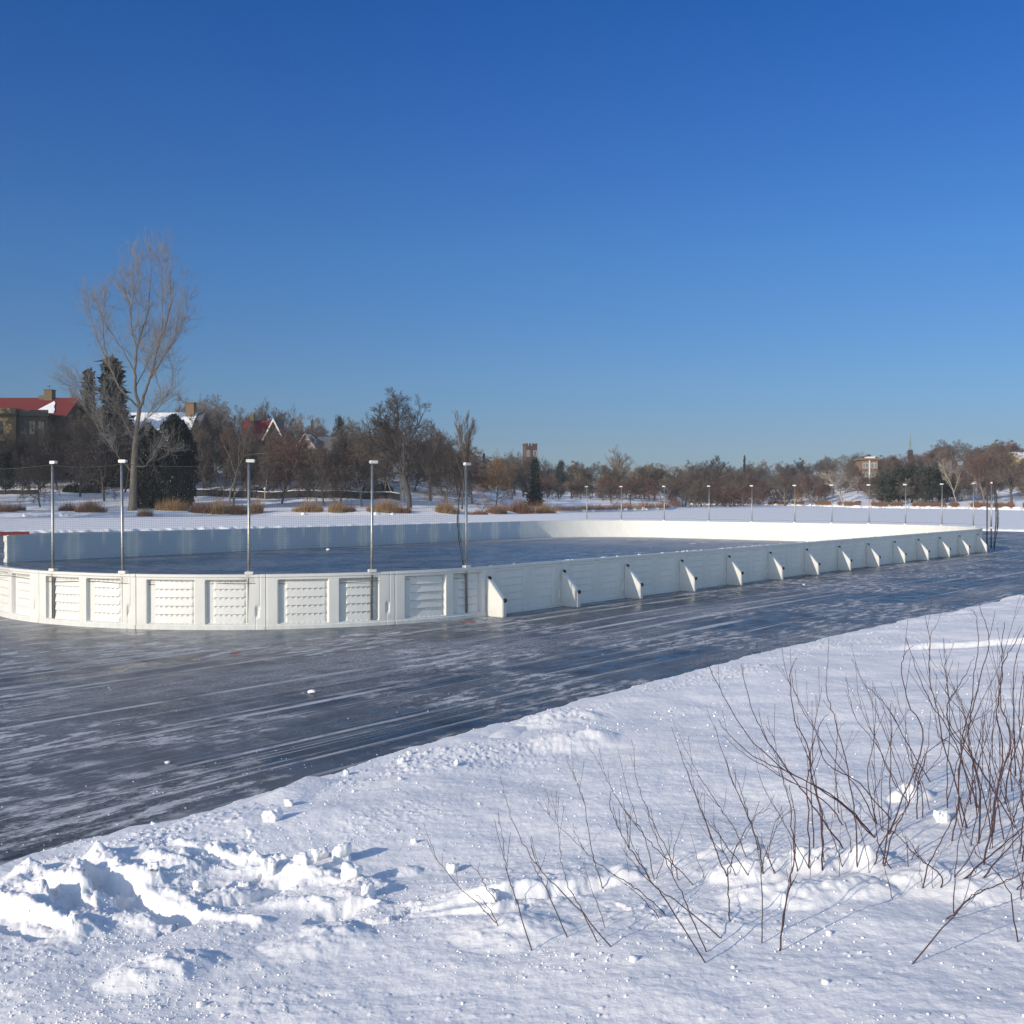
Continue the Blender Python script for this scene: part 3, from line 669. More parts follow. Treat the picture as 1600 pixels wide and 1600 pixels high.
# ------------------------------------------------------------------ trees
def grow_tree(seed, levels=(9, 6, 6, 5), trunk_h=.32, spread=.9, up=.25, limb=.52, ratio=.56, rad=.022, twig_r=.0011, top=1.0, droop=0.0, wig=.12, splay=(35, 65)):
    """unit-height bare tree; returns (trunk segs, crown segs)"""
    rg = np.random.default_rng(seed); T = []; Cn = []
    def branch(p, d, L, r, lev, n):
        P = [p]; D = [d]; p = p.copy(); d = d.copy()
        for i in range(n):
            d = d + rg.normal(size=3) * wig + np.array([0, 0, up * .22 - droop * .2 * (lev > 1)]); d /= np.linalg.norm(d); p = p + d * L / n; P.append(p.copy()); D.append(d.copy())
        r1 = max(twig_r * .7, r * .45); rr = np.linspace(r, r1, n + 1)
        (T if lev <= 1 else Cn).extend((P[i], P[i + 1], rr[i], rr[i + 1]) for i in range(n)); return P, D, rr
    def rec(P, D, rr, L, lev):
        if lev >= len(levels): return
        k = levels[lev]
        for c in range(k):
            f = (c + rg.random()) / k; f = (.25 + .75 * f) if lev else (trunk_h + (1 - trunk_h) * f * .95)
            q = f * (len(P) - 1); i = min(int(q), len(P) - 2); w = q - i; p = P[i] * (1 - w) + P[i + 1] * w; d = D[i]
            a = math.radians(rg.uniform(*splay)) * (1.1 - .45 * f if lev == 0 else 1); ph = rg.uniform(0, 2 * np.pi) if lev else (c * 2.4 + rg.uniform(-.4, .4))
            e = np.cross(d, [0, 0, 1.]) if abs(d[2]) < .95 else np.array([1., 0, 0]); e /= np.linalg.norm(e); g = np.cross(d, e)
            nd = d * math.cos(a) + (e * math.cos(ph) + g * math.sin(ph)) * math.sin(a) * spread; nd /= np.linalg.norm(nd)
            Lc = L * (limb * (1.25 - .55 * f) if lev == 0 else ratio * (1.2 - .6 * f)) * rg.uniform(.75, 1.2)
            rc = max(twig_r, (rr[i] * .62) if lev == 0 else rr[i] * .55)
            PP, DD, RR_ = branch(p, nd, Lc, rc, lev + 1, 5 if lev == 0 else (4 if lev == 1 else 3 if lev == 2 else 2))
            rec(PP, DD, RR_, Lc, lev + 1)
    P, D, rr = branch(np.zeros(3), np.array([0, 0, 1.]), .8 * top, rad, 0, 7)
    rec(P, D, rr, .8 * top, 0)
    zmax = max(max(s[1][2] for s in Cn), .5)
    def pack(S): return [np.array([s[0] for s in S]) / zmax, np.array([s[1] for s in S]) / zmax, np.array([s[2] for s in S]) / zmax, np.array([s[3] for s in S]) / zmax]
    T, Cn = pack(T), pack(Cn)
    ws = np.percentile(np.hypot(Cn[1][:, 0], Cn[1][:, 1]), 96)
    V, Fq = segs_geo(*T, k=6); mt = make_mesh("trunk", V, Fq, True); V, Fq = segs_geo(*Cn, k=3); mc = make_mesh("crown", V, Fq)
    return mt, mc, ws
VAR = {
 'elm': [grow_tree(s, (10, 8, 8, 8), .30, .95, .30, .62, .55, .024, .0012) for s in (1, 2)],
 'round': [grow_tree(s, (13, 8, 9, 8), .17, 1.0, .18, .60, .55, .018, .0015, splay=(35, 78)) for s in (11, 12, 13)],
 'vase': [grow_tree(s, (9, 8, 8, 6), .22, .7, .55, .72, .5, .018, .0011, splay=(20, 42)) for s in (21, 22)],
 'open': [grow_tree(s, (8, 6, 6, 5), .30, .9, .35, .6, .52, .018, .0012, wig=.16) for s in (31, 32)],
 'willow': [grow_tree(s, (12, 9, 8, 7), .10, 1.0, .25, .62, .5, .018, .0018, splay=(30, 85)) for s in (41,)],
}
_mc = {}
def mesh_with(me, mat):
    k = (me.name, mat.name)
    if k not in _mc: c = me.copy(); c.materials.clear(); c.materials.append(mat); _mc[k] = c
    return _mc[k]
rt = random.Random(5)
def tree(px, ytop, D, wpx, kind, tw, label, group=None, bark=None, lean=0, name="bare_tree", cat="tree", var=None, rz=None):
    X, Y = (px - 800) / F * D, D; z0 = landz(X, Y) - .1; zt = H + (YH - ytop) / F * D; h = max(2.0, zt - z0)
    mt, mc, ws = VAR[kind][(var if var is not None else rt.randrange(9)) % len(VAR[kind])]
    sxy = (wpx / 2 / F * D) / ws
    t = empty(name, (X, Y, z0), rz if rz is not None else rt.uniform(0, 6.28)); tag(t, label, cat, group)
    t.scale = (sxy, sxy, h)
    if lean: t.rotation_euler = (0, lean, 0)
    add("trunk", mesh_with(mt, bark or M_bark), None, t); add("crown", mesh_with(mc, TW[tw]), None, t)
    return t
# the tall cottonwood, limb by limb
def tall_tree():
    D = 150.; s = 3.404
    def P(z): return at_d(100 + z[0] / s, 350 + z[1] / s, D)
    limbs = [  # (path, r0, r1, depth lean)
      ([(365, 1532), (368, 1400), (374, 1250), (380, 1150), (390, 1070), (402, 980)], .62, .29, 0),
      ([(395, 985), (380, 900), (376, 780), (385, 660), (402, 580), (430, 500), (440, 420), (455, 250), (442, 110)], .36, .03, 1),
      ([(405, 985), (430, 910), (460, 820), (490, 740), (515, 620), (560, 520), (580, 430), (585, 300), (562, 150)], .34, .03, -1.5),
      ([(455, 830), (500, 765), (560, 690), (615, 610), (640, 500), (655, 430)], .18, .02, -3),
      ([(385, 985), (310, 900), (240, 770), (200, 700), (150, 570), (110, 450), (92, 360)], .22, .02, 2),
      ([(228, 750), (190, 610), (165, 450), (168, 320)], .12, .02, 3.5),
      ([(377, 790), (330, 690), (270, 600), (220, 500), (190, 400)], .17, .02, -2),
      ([(384, 670), (350, 560), (332, 430), (285, 310), (262, 210)], .18, .02, 3),
      ([(345, 510), (335, 400), (336, 270), (346, 140)], .1, .015, 4),
      ([(400, 590), (398, 450), (385, 330), (400, 170)], .1, .015, -3),
      ([(400, 880), (412, 770), (440, 640), (432, 560)], .12, .02, 4), ([(460, 700), (455, 600), (440, 520)], .07, .02, 5),
      ([(515, 600), (525, 430), (518, 260), (516, 90)], .11, .015, 1.5),
      ([(420, 850), (500, 750), (560, 640), (600, 560), (625, 450), (600, 250)], .13, .015, 4),
      ([(382, 1160), (325, 1050), (250, 935), (115, 880), (25, 785)], .17, .02, -3),
      ([(318, 1050), (290, 940), (200, 880), (150, 860)], .09, .015, -5),
      ([(362, 1320), (300, 1240), (240, 1130), (180, 1030), (150, 950)], .16, .02, -4),
      ([(240, 1130), (245, 1070), (180, 900), (100, 880)], .07, .015, -5),
      ([(392, 1130), (425, 1050), (520, 975), (590, 880), (612, 780), (600, 735)], .14, .02, -3),
      ([(410, 1060), (460, 960), (540, 890)], .07, .012, 3), ([(540, 950), (530, 850), (520, 780), (545, 700)], .07, .012, -4),
      ([(395, 1290), (440, 1290), (480, 1250), (520, 1190), (580, 1185), (625, 1215)], .10, .02, -4),
      ([(400, 1150), (440, 1110), (480, 1100)], .05, .012, -3), ([(360, 1150), (330, 1060), (310, 1130), (315, 1180)], .05, .012, -4)]
    rg = np.random.default_rng(4); T = []; Cn = []
    z0 = landz(P((365, 1532))[0], D)
    prev = []
    for li, (pts, r0, r1, dl) in enumerate(limbs):
        Q = np.array([P(z) for z in pts]); n = len(Q)
        if li == 0: Q[0, 2] = z0 - .2
        if prev:
            A_ = np.vstack(prev); k_ = np.argmin((A_[:, 0] - Q[0, 0]) ** 2 + (A_[:, 2] - Q[0, 2]) ** 2); Q[0] = A_[k_]; Q[1:, 1] = A_[k_, 1]
        Q[:, 1] += dl * np.linspace(0, 1, n) ** 1.2
        # smooth subdivision
        tt = np.linspace(0, n - 1, (n - 1) * 4 + 1); Q = np.stack([np.interp(tt, range(n), Q[:, i]) for i in range(3)], 1)
        Q[1:-1] = .25 * Q[:-2] + .5 * Q[1:-1] + .25 * Q[2:]; Q[1:-1] += rg.normal(size=(len(Q) - 2, 3)) * .06 * (li > 0)
        prev.append(Q.copy())
        rr = (r0 + (r1 - r0) * np.linspace(0, 1, len(Q)) ** .7) * (.92 if li == 0 else .72)
        if li == 0: rr[:3] *= [1.25, 1.12, 1.04]
        T += [(Q[i], Q[i + 1], rr[i], rr[i + 1]) for i in range(len(Q) - 1)]
        if li == 0: continue
        L = np.linalg.norm(np.diff(Q, axis=0), axis=1).sum(); nb = int(L * 3.2)
        for b in range(nb):
            f = .22 + .78 * rg.random(); i = min(int(f * (len(Q) - 1)), len(Q) - 2); p = Q[i] + rg.random() * (Q[i + 1] - Q[i]); d = Q[i + 1] - Q[i]; d /= np.linalg.norm(d)
            def sub(p, d, L, r, lev):
                n = 4; pp = p.copy(); pts = [pp.copy()]; dr = d.copy()
                for k in range(n): dr = dr + rg.normal(size=3) * .10 + np.array([0, 0, .10]); dr /= np.linalg.norm(dr); pp = pp + dr * L / n; pts.append(pp.copy())
                rs_ = np.linspace(r, max(.009, r * .35), n + 1)
                Cn.extend((pts[k], pts[k + 1], rs_[k], rs_[k + 1]) for k in range(n))
                if lev < 2:
                    for c in range(5 if lev == 0 else 3):
                        k = rg.integers(1, n + 1); nd = dr + rg.normal(size=3) * .42; nd /= np.linalg.norm(nd); sub(pts[k], nd, L * rg.uniform(.35, .65), r * .55, lev + 1)
            nd = d + rg.normal(size=3) * .62 + np.array([0, 0, .15]); nd /= np.linalg.norm(nd)
            sub(p, nd, rg.uniform(1.3, 3.3) * (1.2 - .45 * f), .017, 0)
    root = empty("tall_bare_tree", (P((365, 1532))[0], D, z0))
    tag(root, "tallest bare tree, upright sunlit limbs against the sky, left of the dark evergreens", "tree")
    o0 = np.array(root.location)
    def pk(S): return [np.array([s[0] for s in S]) - o0, np.array([s[1] for s in S]) - o0, np.array([s[2] for s in S]), np.array([s[3] for s in S])]
    V, Fq = segs_geo(*pk(T), k=7); add("trunk", make_mesh("trunk", V, Fq, True), M_bark_tall, root)
    V, Fq = segs_geo(*pk(Cn), k=3); add("crown", make_mesh("crown", V, Fq), TW['fair'], root)
tall_tree()

# conifers
def conifer_mesh(seed, kind):
    rg = np.random.default_rng(seed); V = []; Ft = []; n = 0
    if kind == 'spruce':
        for k in range(26):
            z = .06 + .92 * k / 25; rad = (1 - z) * .95 + .02
            for b in range(int(10 + 14 * (1 - z))):
                a = rg.uniform(0, 6.283); L = rad * rg.uniform(.6, 1.12); zz = z + rg.uniform(-.02, .02)
                m = 7
                for q in range(m):
                    f = (q + .5) / m; c = np.array([math.cos(a) * L * f, math.sin(a) * L * f, zz - .13 * f * L + .05 * f * f * L])
                    w = .10 * (1.2 - f) + .045; t = rg.normal(size=(3, 3)) * [w, w, w * .16]; t[0] += [math.cos(a) * .07, math.sin(a) * .07, -.02]
                    V.append(c + t); Ft.append([n, n + 1, n + 2]); n += 3
    elif kind == 'column':
        m = 12000; z = rg.random(m) ** .9; a = rg.uniform(0, 6.283, m)
        prof = np.interp(z, [0, .06, .3, .7, .9, 1], [.75, .95, 1, .92, .6, .08]); lob = 1 + .16 * np.sin(a * 3 + z * 5) + .12 * perlin(a * 2, z * 9) 
        rr = prof * lob * (.72 + .30 * rg.random(m)) * (1 + .22 * perlin(a * 1.6 + 3, z * 14)); c = np.stack([np.cos(a) * rr, np.sin(a) * rr, z], 1)
        t = rg.normal(size=(m, 3, 3)) * [.05, .05, .020]; V = [(c[:, None] + t).reshape(-1, 3)]; Ft = np.arange(m * 3).reshape(-1, 3)
        V2 = V[0]; return make_mesh("crown", V2, np.array(Ft))
    else:   # round pine of clumps
        m = 90
        for k in range(m):
            z = rg.uniform(.15, .97); pr = math.sin(math.pi * min(1, max(.12, (z * .9 + .05)))) ** .6; a = rg.uniform(0, 6.283); L = pr * rg.uniform(.2, 1) 
            c0 = np.array([math.cos(a) * L, math.sin(a) * L, z]); q = 70
            t = rg.normal(size=(q, 3)) * [.13, .13, .035]; t2 = rg.normal(size=(q, 3, 3)) * [.045, .045, .014]
            V.append((c0 + t)[:, None] + t2)
        V = np.concatenate(V).reshape(-1, 3); return make_mesh("crown", V, np.arange(len(V)).reshape(-1, 3))
    return make_mesh("crown", np.vstack(V), np.array(Ft))
CV = {'spruce': [conifer_mesh(s, 'spruce') for s in (1, 2)], 'column': [conifer_mesh(s, 'column') for s in (3, 4)], 'pine': [conifer_mesh(s, 'pine') for s in (5, 6)]}
mb = MB(); mb.tube([(0, 0, 0), (.0, 0, .3), (0, 0, .93)], [.10, .07, .02], 7); ME_ct = mb.mesh("trunk", True); ME_ct.materials.append(M_bark_dark)
def conifer(px, ytop, D, wpx, kind, mat, label, group=None, name="evergreen_tree"):
    X, Y = (px - 800) / F * D, D; z0 = landz(X, Y) - .15; h = H + (YH - ytop) / F * D - z0; w = wpx / 2 / F * D
    t = empty(name, (X, Y, z0), rt.uniform(0, 6.28)); tag(t, label, "tree", group); t.scale = (w, w, h)
    add("trunk", ME_ct, None, t); cm = rt.choice(CV[kind]); add("crown", mesh_with(cm, mat), None, t)
    if kind == 'column':     # flecks of snow caught in the foliage
        rg = np.random.default_rng(int(px)); co = np.zeros(len(cm.vertices) * 3, np.float32); cm.vertices.foreach_get("co", co); co = co.reshape(-1, 3); c = co[rg.choice(len(co), 170)] * [1.03, 1.03, 1]
        V = (c[:, None] + rg.normal(size=(170, 3, 3)) * [.035, .035, .009]).reshape(-1, 3); add("snow_flecks", make_mesh("snow_flecks", V, np.arange(510).reshape(-1, 3)), M_snow_roof, t)
conifer(232, 664, 156, 46, 'column', M_green, "narrower dark columnar evergreen, directly right of the tallest bare tree's trunk", name="columnar_evergreen")
conifer(273, 651, 157, 60, 'column', M_green, "broader dark columnar evergreen, right one of the pair by the tallest tree", name="columnar_evergreen")
conifer(250, 690, 165, 50, 'column', M_green, "dark evergreen filling the gap behind the pair of columnar evergreens", name="columnar_evergreen")
conifer(176, 561, 195, 120, 'spruce', M_green, "tall dark spruce rising between the red roofed house and the tallest tree", name="spruce_tree")
conifer(140, 581, 200, 70, 'spruce', M_green, "smaller dark spruce tip left of the tall spruce", name="spruce_tree")
conifer(835, 718, 190, 44, 'spruce', M_cone, "dark cone shaped spruce on the snow below the brick tower", name="spruce_tree")
conifer(488, 657, 240, 14, 'spruce', M_cone, "narrow pointed spruce between the rooftops in the left middle", name="spruce_tree")
conifer(532, 652, 240, 26, 'pine', M_pine, "small dark pine crown on the skyline left of the big spreading tree", name="pine_tree")
conifer(756, 709, 260, 14, 'spruce', M_cone, "tiny spruce tip on the skyline right of the leaning tree", name="spruce_tree")
conifer(1163, 713, 420, 12, 'spruce', M_cone, "tiny spruce on the far skyline above the sixth far post", name="spruce_tree")
conifer(876, 720, 300, 16, 'pine', M_cone, "dark evergreen right of the cone shaped spruce, among far bare trees", name="pine_tree")
for i, (px, yt, w) in enumerate([(1384, 742, 34), (1404, 731, 38), (1425, 726, 34), (1446, 730, 40), (1468, 724, 36), (1480, 738, 26)]):
    conifer(px, yt, 262 + (i % 3) * 4, w, 'pine', M_pine, "%s dark pine from the left in the clump right of the tan building" % ordn[i], "pines on the far right shore", name="pine_tree")
conifer(8, 705, 178, 30, 'pine', M_green, "low snow dusted evergreen bush below the red roofed house", name="evergreen_bush")

# named bare trees
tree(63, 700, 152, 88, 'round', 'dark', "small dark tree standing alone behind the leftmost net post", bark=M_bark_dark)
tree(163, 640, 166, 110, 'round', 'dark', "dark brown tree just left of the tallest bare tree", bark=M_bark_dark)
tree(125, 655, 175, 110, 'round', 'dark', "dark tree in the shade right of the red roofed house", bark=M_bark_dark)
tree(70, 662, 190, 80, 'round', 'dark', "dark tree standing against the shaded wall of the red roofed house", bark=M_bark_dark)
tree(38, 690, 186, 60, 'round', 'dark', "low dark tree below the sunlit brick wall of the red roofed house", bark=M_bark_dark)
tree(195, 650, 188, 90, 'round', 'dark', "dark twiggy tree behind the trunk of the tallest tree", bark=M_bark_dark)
tree(358, 655, 156, 128, 'open', 'brown', "leaning tree with a long pale lower limb, right of the dark evergreens", lean=-.07, var=1)
tree(365, 668, 160, 104, 'round', 'brown', "twiggy brown tree crowding behind the leaning tree")
tree(440, 682, 172, 104, 'round', 'red', "reddish brown tree behind the low dark wall, below the steep red gable")
tree(507, 685, 166, 84, 'round', 'brown', "short trunked tree in front of the low dark wall, third left of the big tree")
tree(532, 690, 172, 74, 'round', 'red', "slender reddish tree between two brown ones in front of the dark wall")
tree(565, 664, 167, 100, 'round', 'brown', "full brown tree standing behind the fourth near net post")
tree(640, 603, 163, 162, 'elm', 'umber', "big spreading bare tree with a thick dark trunk in the left middle", var=0, rz=.8, bark=M_bark_dark)
tree(600, 640, 185, 90, 'round', 'brown', "brown tree behind the left side of the big spreading tree")
tree(672, 655, 185, 90, 'elm', 'brown', "brown tree behind the right side of the big spreading tree")
tree(700, 690, 172, 96, 'round', 'brown', "low brown tree left of the fifth near net post")
tree(722, 638, 165, 52, 'vase', 'brown', "slim leaning tree with a high open crown above the fifth near net post", lean=-.03, bark=M_bark_dark)
tree(738, 706, 185, 80, 'round', 'red', "rounded reddish tree just right of the fifth near net post")
tree(775, 712, 180, 84, 'willow', 'orange', "low orange tinted willow bush right of the fifth near net post")
tree(752, 775, 158, 44, 'open', 'grey', "small grey shrub on the snow slope among the dry grass", name="bare_shrub", cat="shrub")
tree(800, 700, 215, 70, 'elm', 'grey', "grey crowned tree just left of the brick tower")
tree(330, 611, 225, 120, 'elm', 'grey', "broad greyish tree on the skyline right of the brick chimney")
tree(290, 628, 235, 80, 'vase', 'grey', "greyish tree top directly behind the brick chimney")
tree(422, 616, 225, 90, 'elm', 'brown', "rounded bare tree on the skyline behind the steep red gable")
tree(463, 646, 228, 50, 'elm', 'pale', "frosted pale tree on the skyline right of the steep red gable")
tree(108, 590, 215, 60, 'vase', 'grey', "thin pale tree behind the right end of the red roof")
tree(968, 693, 300, 56, 'vase', 'tan', "tall pale tree standing above the middle of the far tree line")
tree(985, 740, 240, 62, 'round', 'red', "low reddish bush behind the point of the dry grass bank", name="bare_shrub", cat="shrub")
tree(955, 752, 235, 46, 'round', 'brown', "low brown bush behind the dry grass, between the first two far posts", name="bare_shrub", cat="shrub")
tree(1121, 710, 360, 50, 'vase', 'dark', "dark fan shaped tree on the far skyline above the fourth far post", bark=M_bark_dark)
tree(1227, 730, 325, 56, 'elm', 'brown', "far tree with a dark forked trunk left of the sixth far post")
tree(1243, 752, 322, 20, 'round', 'orange', "small orange brown tree behind the sixth far post")
tree(1268, 735, 318, 46, 'round', 'red', "round reddish tree on the snowy rise right of the sixth far post")
tree(1287, 742, 322, 34, 'round', 'red', "smaller reddish tree left of the seventh far post")
tree(1316, 732, 300, 84, 'open', 'pale', "pale branched spreading tree on the snow slope left of the tan building", bark=M_bark_pale)
tree(1495, 712, 250, 44, 'open', 'pale', "leaning pale limbed tree right of the pine clump", bark=M_bark_pale, lean=-.15)
tree(1537, 700, 250, 74, 'elm', 'red', "reddish tree leaning over the shore left of the bunched netting")
tree(1580, 700, 245, 84, 'elm', 'brown', "brown tree on the right edge of the far shore", bark=M_bark_dark)
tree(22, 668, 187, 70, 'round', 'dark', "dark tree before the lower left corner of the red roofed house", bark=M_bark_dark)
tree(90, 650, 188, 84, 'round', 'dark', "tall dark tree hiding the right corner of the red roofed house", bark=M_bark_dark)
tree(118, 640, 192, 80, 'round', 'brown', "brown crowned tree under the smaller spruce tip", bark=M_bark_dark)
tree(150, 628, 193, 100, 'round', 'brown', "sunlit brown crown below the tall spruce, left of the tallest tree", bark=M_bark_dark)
tree(415, 672, 186, 76, 'round', 'brown', "brown tree directly in front of the steep white edged gable")
tree(455, 668, 190, 90, 'round', 'red', "reddish crown between the two gabled houses")
tree(480, 692, 180, 70, 'round', 'brown', "low brown crown in front of the tan gabled house")
tree(325, 660, 190, 90, 'round', 'brown', "brown crown just right of the broader columnar evergreen")
tree(560, 650, 205, 90, 'elm', 'grey', "greyish crown left of the big spreading tree, behind the full brown tree")
tree(690, 668, 200, 90, 'elm', 'brown', "dense brown crown behind the slim leaning tree")
for i, (p_, d_, y_) in enumerate([(-300, 118, 560), (-215, 128, 590), (-140, 120, 570), (-90, 138, 600), (-260, 150, 600), (-175, 160, 600), (-75, 165, 610), (-380, 135, 580)]):
    tree(p_, y_, d_, 150, 'elm', 'brown', "large bare tree on the shore beyond the left edge of the photo", "trees beyond the left edge", bark=M_bark_dark)
conifer(-128, 566, 186, 120, 'pine', M_green, "tall dark evergreen beyond the left edge of the photo, shading the brick house", "evergreens beyond the left edge", name="evergreen_tree")
conifer(-92, 590, 190, 100, 'spruce', M_green, "broad spruce beyond the left edge of the photo, beside the brick house", "evergreens beyond the left edge", name="spruce_tree")
# filler rows of the wood behind
SKX = [0, 60, 130, 200, 260, 300, 340, 375, 395, 422, 450, 480, 520, 600, 700, 745, 800, 850, 900, 950, 1010, 1060, 1090, 1150, 1180, 1240, 1280, 1330, 1352, 1380, 1420, 1450, 1490, 1530, 1570, 1610, 1700]
SKY = [690, 660, 640, 640, 650, 616, 613, 634, 632, 622, 636, 660, 662, 665, 668, 712, 704, 718, 718, 716, 714, 722, 720, 724, 717, 716, 712, 702, 706, 712, 703, 696, 686, 690, 686, 694, 690]
rf = random.Random(11)
def filler(x0, x1, step, Dr, dy, tws, label, group, kinds=('round', 'elm'), w=(56, 90)):
    x = x0
    while x < x1:
        px = x + rf.uniform(-step * .3, step * .3); D = rf.uniform(*Dr); k = rf.choice(kinds)
        tree(px, np.interp(px, SKX, SKY) + dy + rf.uniform(-3, 8), D, rf.uniform(*w), k, rf.choice(tws), label, group)
        x += step
filler(-60, 840, 26, (218, 250), 4, ['brown', 'brown', 'grey'], "bare brown tree in the wood behind the houses on the left shore", "trees in the left wood", w=(80, 120))
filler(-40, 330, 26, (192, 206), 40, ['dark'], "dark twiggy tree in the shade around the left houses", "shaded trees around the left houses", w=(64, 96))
filler(330, 735, 24, (194, 208), 34, ['brown', 'red', 'brown'], "brownish tree in the row behind the low dark wall", "trees behind the low dark wall", ('round',), (66, 96))
filler(740, 1160, 15, (296, 330), 4, ['brown', 'grey', 'tan', 'brown'], "bare tree in the distant tree line beyond the grassy point", "trees in the middle distance", w=(56, 84))
filler(745, 1165, 16, (262, 288), 26, ['red', 'warm', 'brown', 'red'], "lower reddish brown tree along the foot of the distant tree line", "low trees in the middle distance", ('round',), (46, 70))
filler(1080, 1370, 12, (430, 470), 0, ['warm', 'brown', 'grey', 'dark'], "bare tree on the crest of the far right tree line", "trees on the far crest", w=(44, 64))
filler(1090, 1360, 13, (375, 410), 22, ['warm', 'red', 'brown'], "bare brown tree halfway down the far shore slope", "trees on the far slope", ('round', 'elm'), (40, 58))
filler(1365, 1740, 14, (345, 395), 0, ['warm', 'red', 'brown'], "bare tree on the wooded hill at the far right", "trees on the right hill", w=(60, 90))
filler(1375, 1740, 15, (290, 325), 20, ['warm', 'red', 'brown', 'dark'], "bare tree at the foot of the wooded hill at the far right", "trees below the right hill", w=(52, 78))
filler(1085, 1372, 15, (338, 356), 34, ['brown', 'red', 'grey', 'brown'], "low bushy bare tree standing in the snow near the far right shore", "low trees near the far shore", ('willow', 'round'), (40, 60))
filler(1376, 1740, 17, (262, 282), 40, ['warm', 'red', 'brown', 'grey'], "low bushy bare tree nearest the shore below the right hill", "low trees below the right hill", ('willow', 'round'), (46, 66))
tree(1340, 716, 330, 40, 'round', 'brown', "bare brown tree hiding the left corner of the tan building")
tree(1366, 738, 325, 34, 'round', 'red', "reddish bush before the foot of the tan building", name="bare_shrub", cat="shrub")
tree(1378, 716, 335, 34, 'round', 'brown', "bare brown tree hiding the right corner of the tan building")
tree(828, 706, 300, 50, 'elm', 'umber', "dark bare tree right in front of the brick tower")
tree(812, 700, 310, 46, 'elm', 'umber', "dark bare tree touching the left side of the brick tower")
tree(850, 712, 300, 46, 'elm', 'umber', "dark bare tree touching the right side of the brick tower")

# ------------------------------------------------------------------ dry grass clumps, shore rocks
def blades(n, w, d, h, seed, lean=.25):
    rg = np.random.default_rng(seed); a = rg.uniform(0, 6.28, n); r = np.sqrt(rg.random(n)); b = np.stack([np.cos(a) * r * w / 2, np.sin(a) * r * d / 2, np.full(n, -.1)], 1)
    hh = h * 1.3 * (1 - .35 * r ** 2) * rg.uniform(.5, 1.1, n) * (1 + .55 * perlin(b[:, 0] * .9 + seed * 3.7, b[:, 1] * .9)); tip = b + np.stack([rg.normal(size=n) * lean * hh + .1 * hh, rg.normal(size=n) * lean * hh, hh], 1)
    side = np.stack([rg.normal(size=n), rg.normal(size=n), np.zeros(n)], 1); side /= np.linalg.norm(side, axis=1)[:, None]; side *= .022
    V = np.stack([b - side, b + side, tip], 1).reshape(-1, 3); return make_mesh("grass_blades", V, np.arange(3 * n).reshape(-1, 3))
def clump(px, D, wpx, hpx, mat, label, seed, dep=2.5):
    X = (px - 800) / F * D; w = wpx / F * D; h = hpx / F * D
    t = add("grass_clump", blades(int(260 * w), w, dep, h, seed), mat, loc=(X, D, landz(X, D))); tag(t, label, "grass clump", "dry grass clumps along the left shore")
GC = [(8, 142, 34, 14, M_grass_r, "russet dry grass clump at the left edge of the photo"),
      (30, 144, 16, 11, M_grass_r, "small russet grass tuft second from the left edge"),
      (105, 147, 26, 12, M_grass_r, "low russet grass clump just right of the leftmost net post"),
      (142, 143, 50, 17, M_grass_r, "wide russet grass clump left of the tallest tree's foot"),
      (226, 143, 24, 12, M_grass, "small tan grass clump right of the tallest tree's foot"),
      (268, 151, 52, 18, M_grass, "tan grass growing at the foot of the columnar evergreens"),
      (314, 149, 40, 17, M_grass_r, "brown grass clump right of the columnar evergreens"),
      (342, 149, 32, 22, M_grass, "tall golden grass clump under the leaning tree"),
      (372, 149, 30, 18, M_grass_r, "brown grass clump just left of the third near net post"),
      (398, 150, 26, 22, M_grass, "rounded golden grass clump just right of the third near net post"),
      (480, 152, 50, 14, M_grass, "low tan grass clump between the third and fourth near posts"),
      (527, 152, 30, 16, M_grass, "golden grass tuft left of the fourth near net post"),
      (548, 153, 16, 10, M_grass_r, "tiny brown grass tuft right beside the golden tuft"),
      (600, 153, 56, 18, M_grass, "broad tan grass clump right of the fourth near net post"),
      (632, 154, 22, 11, M_grass_r, "low brown grass under the big spreading tree"),
      (698, 157, 40, 16, M_grass, "golden rounded grass clump left of the fifth near net post"),
      (745, 158, 36, 8, M_grass_r, "thin brown grass right of the fifth near net post"),
      (775, 162, 34, 15, M_grass_r, "brown grass clump beside the small grey shrub"),
      (812, 166, 44, 20, M_grass_r, "large russet grass mound below the cone shaped spruce"),
      (850, 170, 40, 16, M_grass, "tan grass mound right of the cone shaped spruce")]
for i, g in enumerate(GC): clump(*g, seed=100 + i)
rc = random.Random(8)
def blob(rg, sx, sy, sz, n=2, rough=.22, name="chunk"):
    import bmesh
    from mathutils import noise as mn
    bm = bmesh.new(); bmesh.ops.create_icosphere(bm, subdivisions=n, radius=1); off = Vector((rg.uniform(0, 50), rg.uniform(0, 50), rg.uniform(0, 50)))
    for v in bm.verts:
        c = v.co.copy(); m = max(abs(c.x), abs(c.y), abs(c.z)); q = 1 + rough * 2.2 * mn.noise(c * .9 + off) + rough * (mn.noise(c * 2.6 + off) if n > 2 else rg.uniform(-.6, .6)) + (.05 * mn.noise(c * 9 + off) if n > 2 else 0)
        c = c * (.48 + .52 / m) * q; v.co = (c.x * sx, c.y * sy, c.z * sz)
    me = bpy.data.meshes.new(name); bm.to_mesh(me); bm.free(); me.polygons.foreach_set("use_smooth", np.full(len(me.polygons), n > 2)); return me
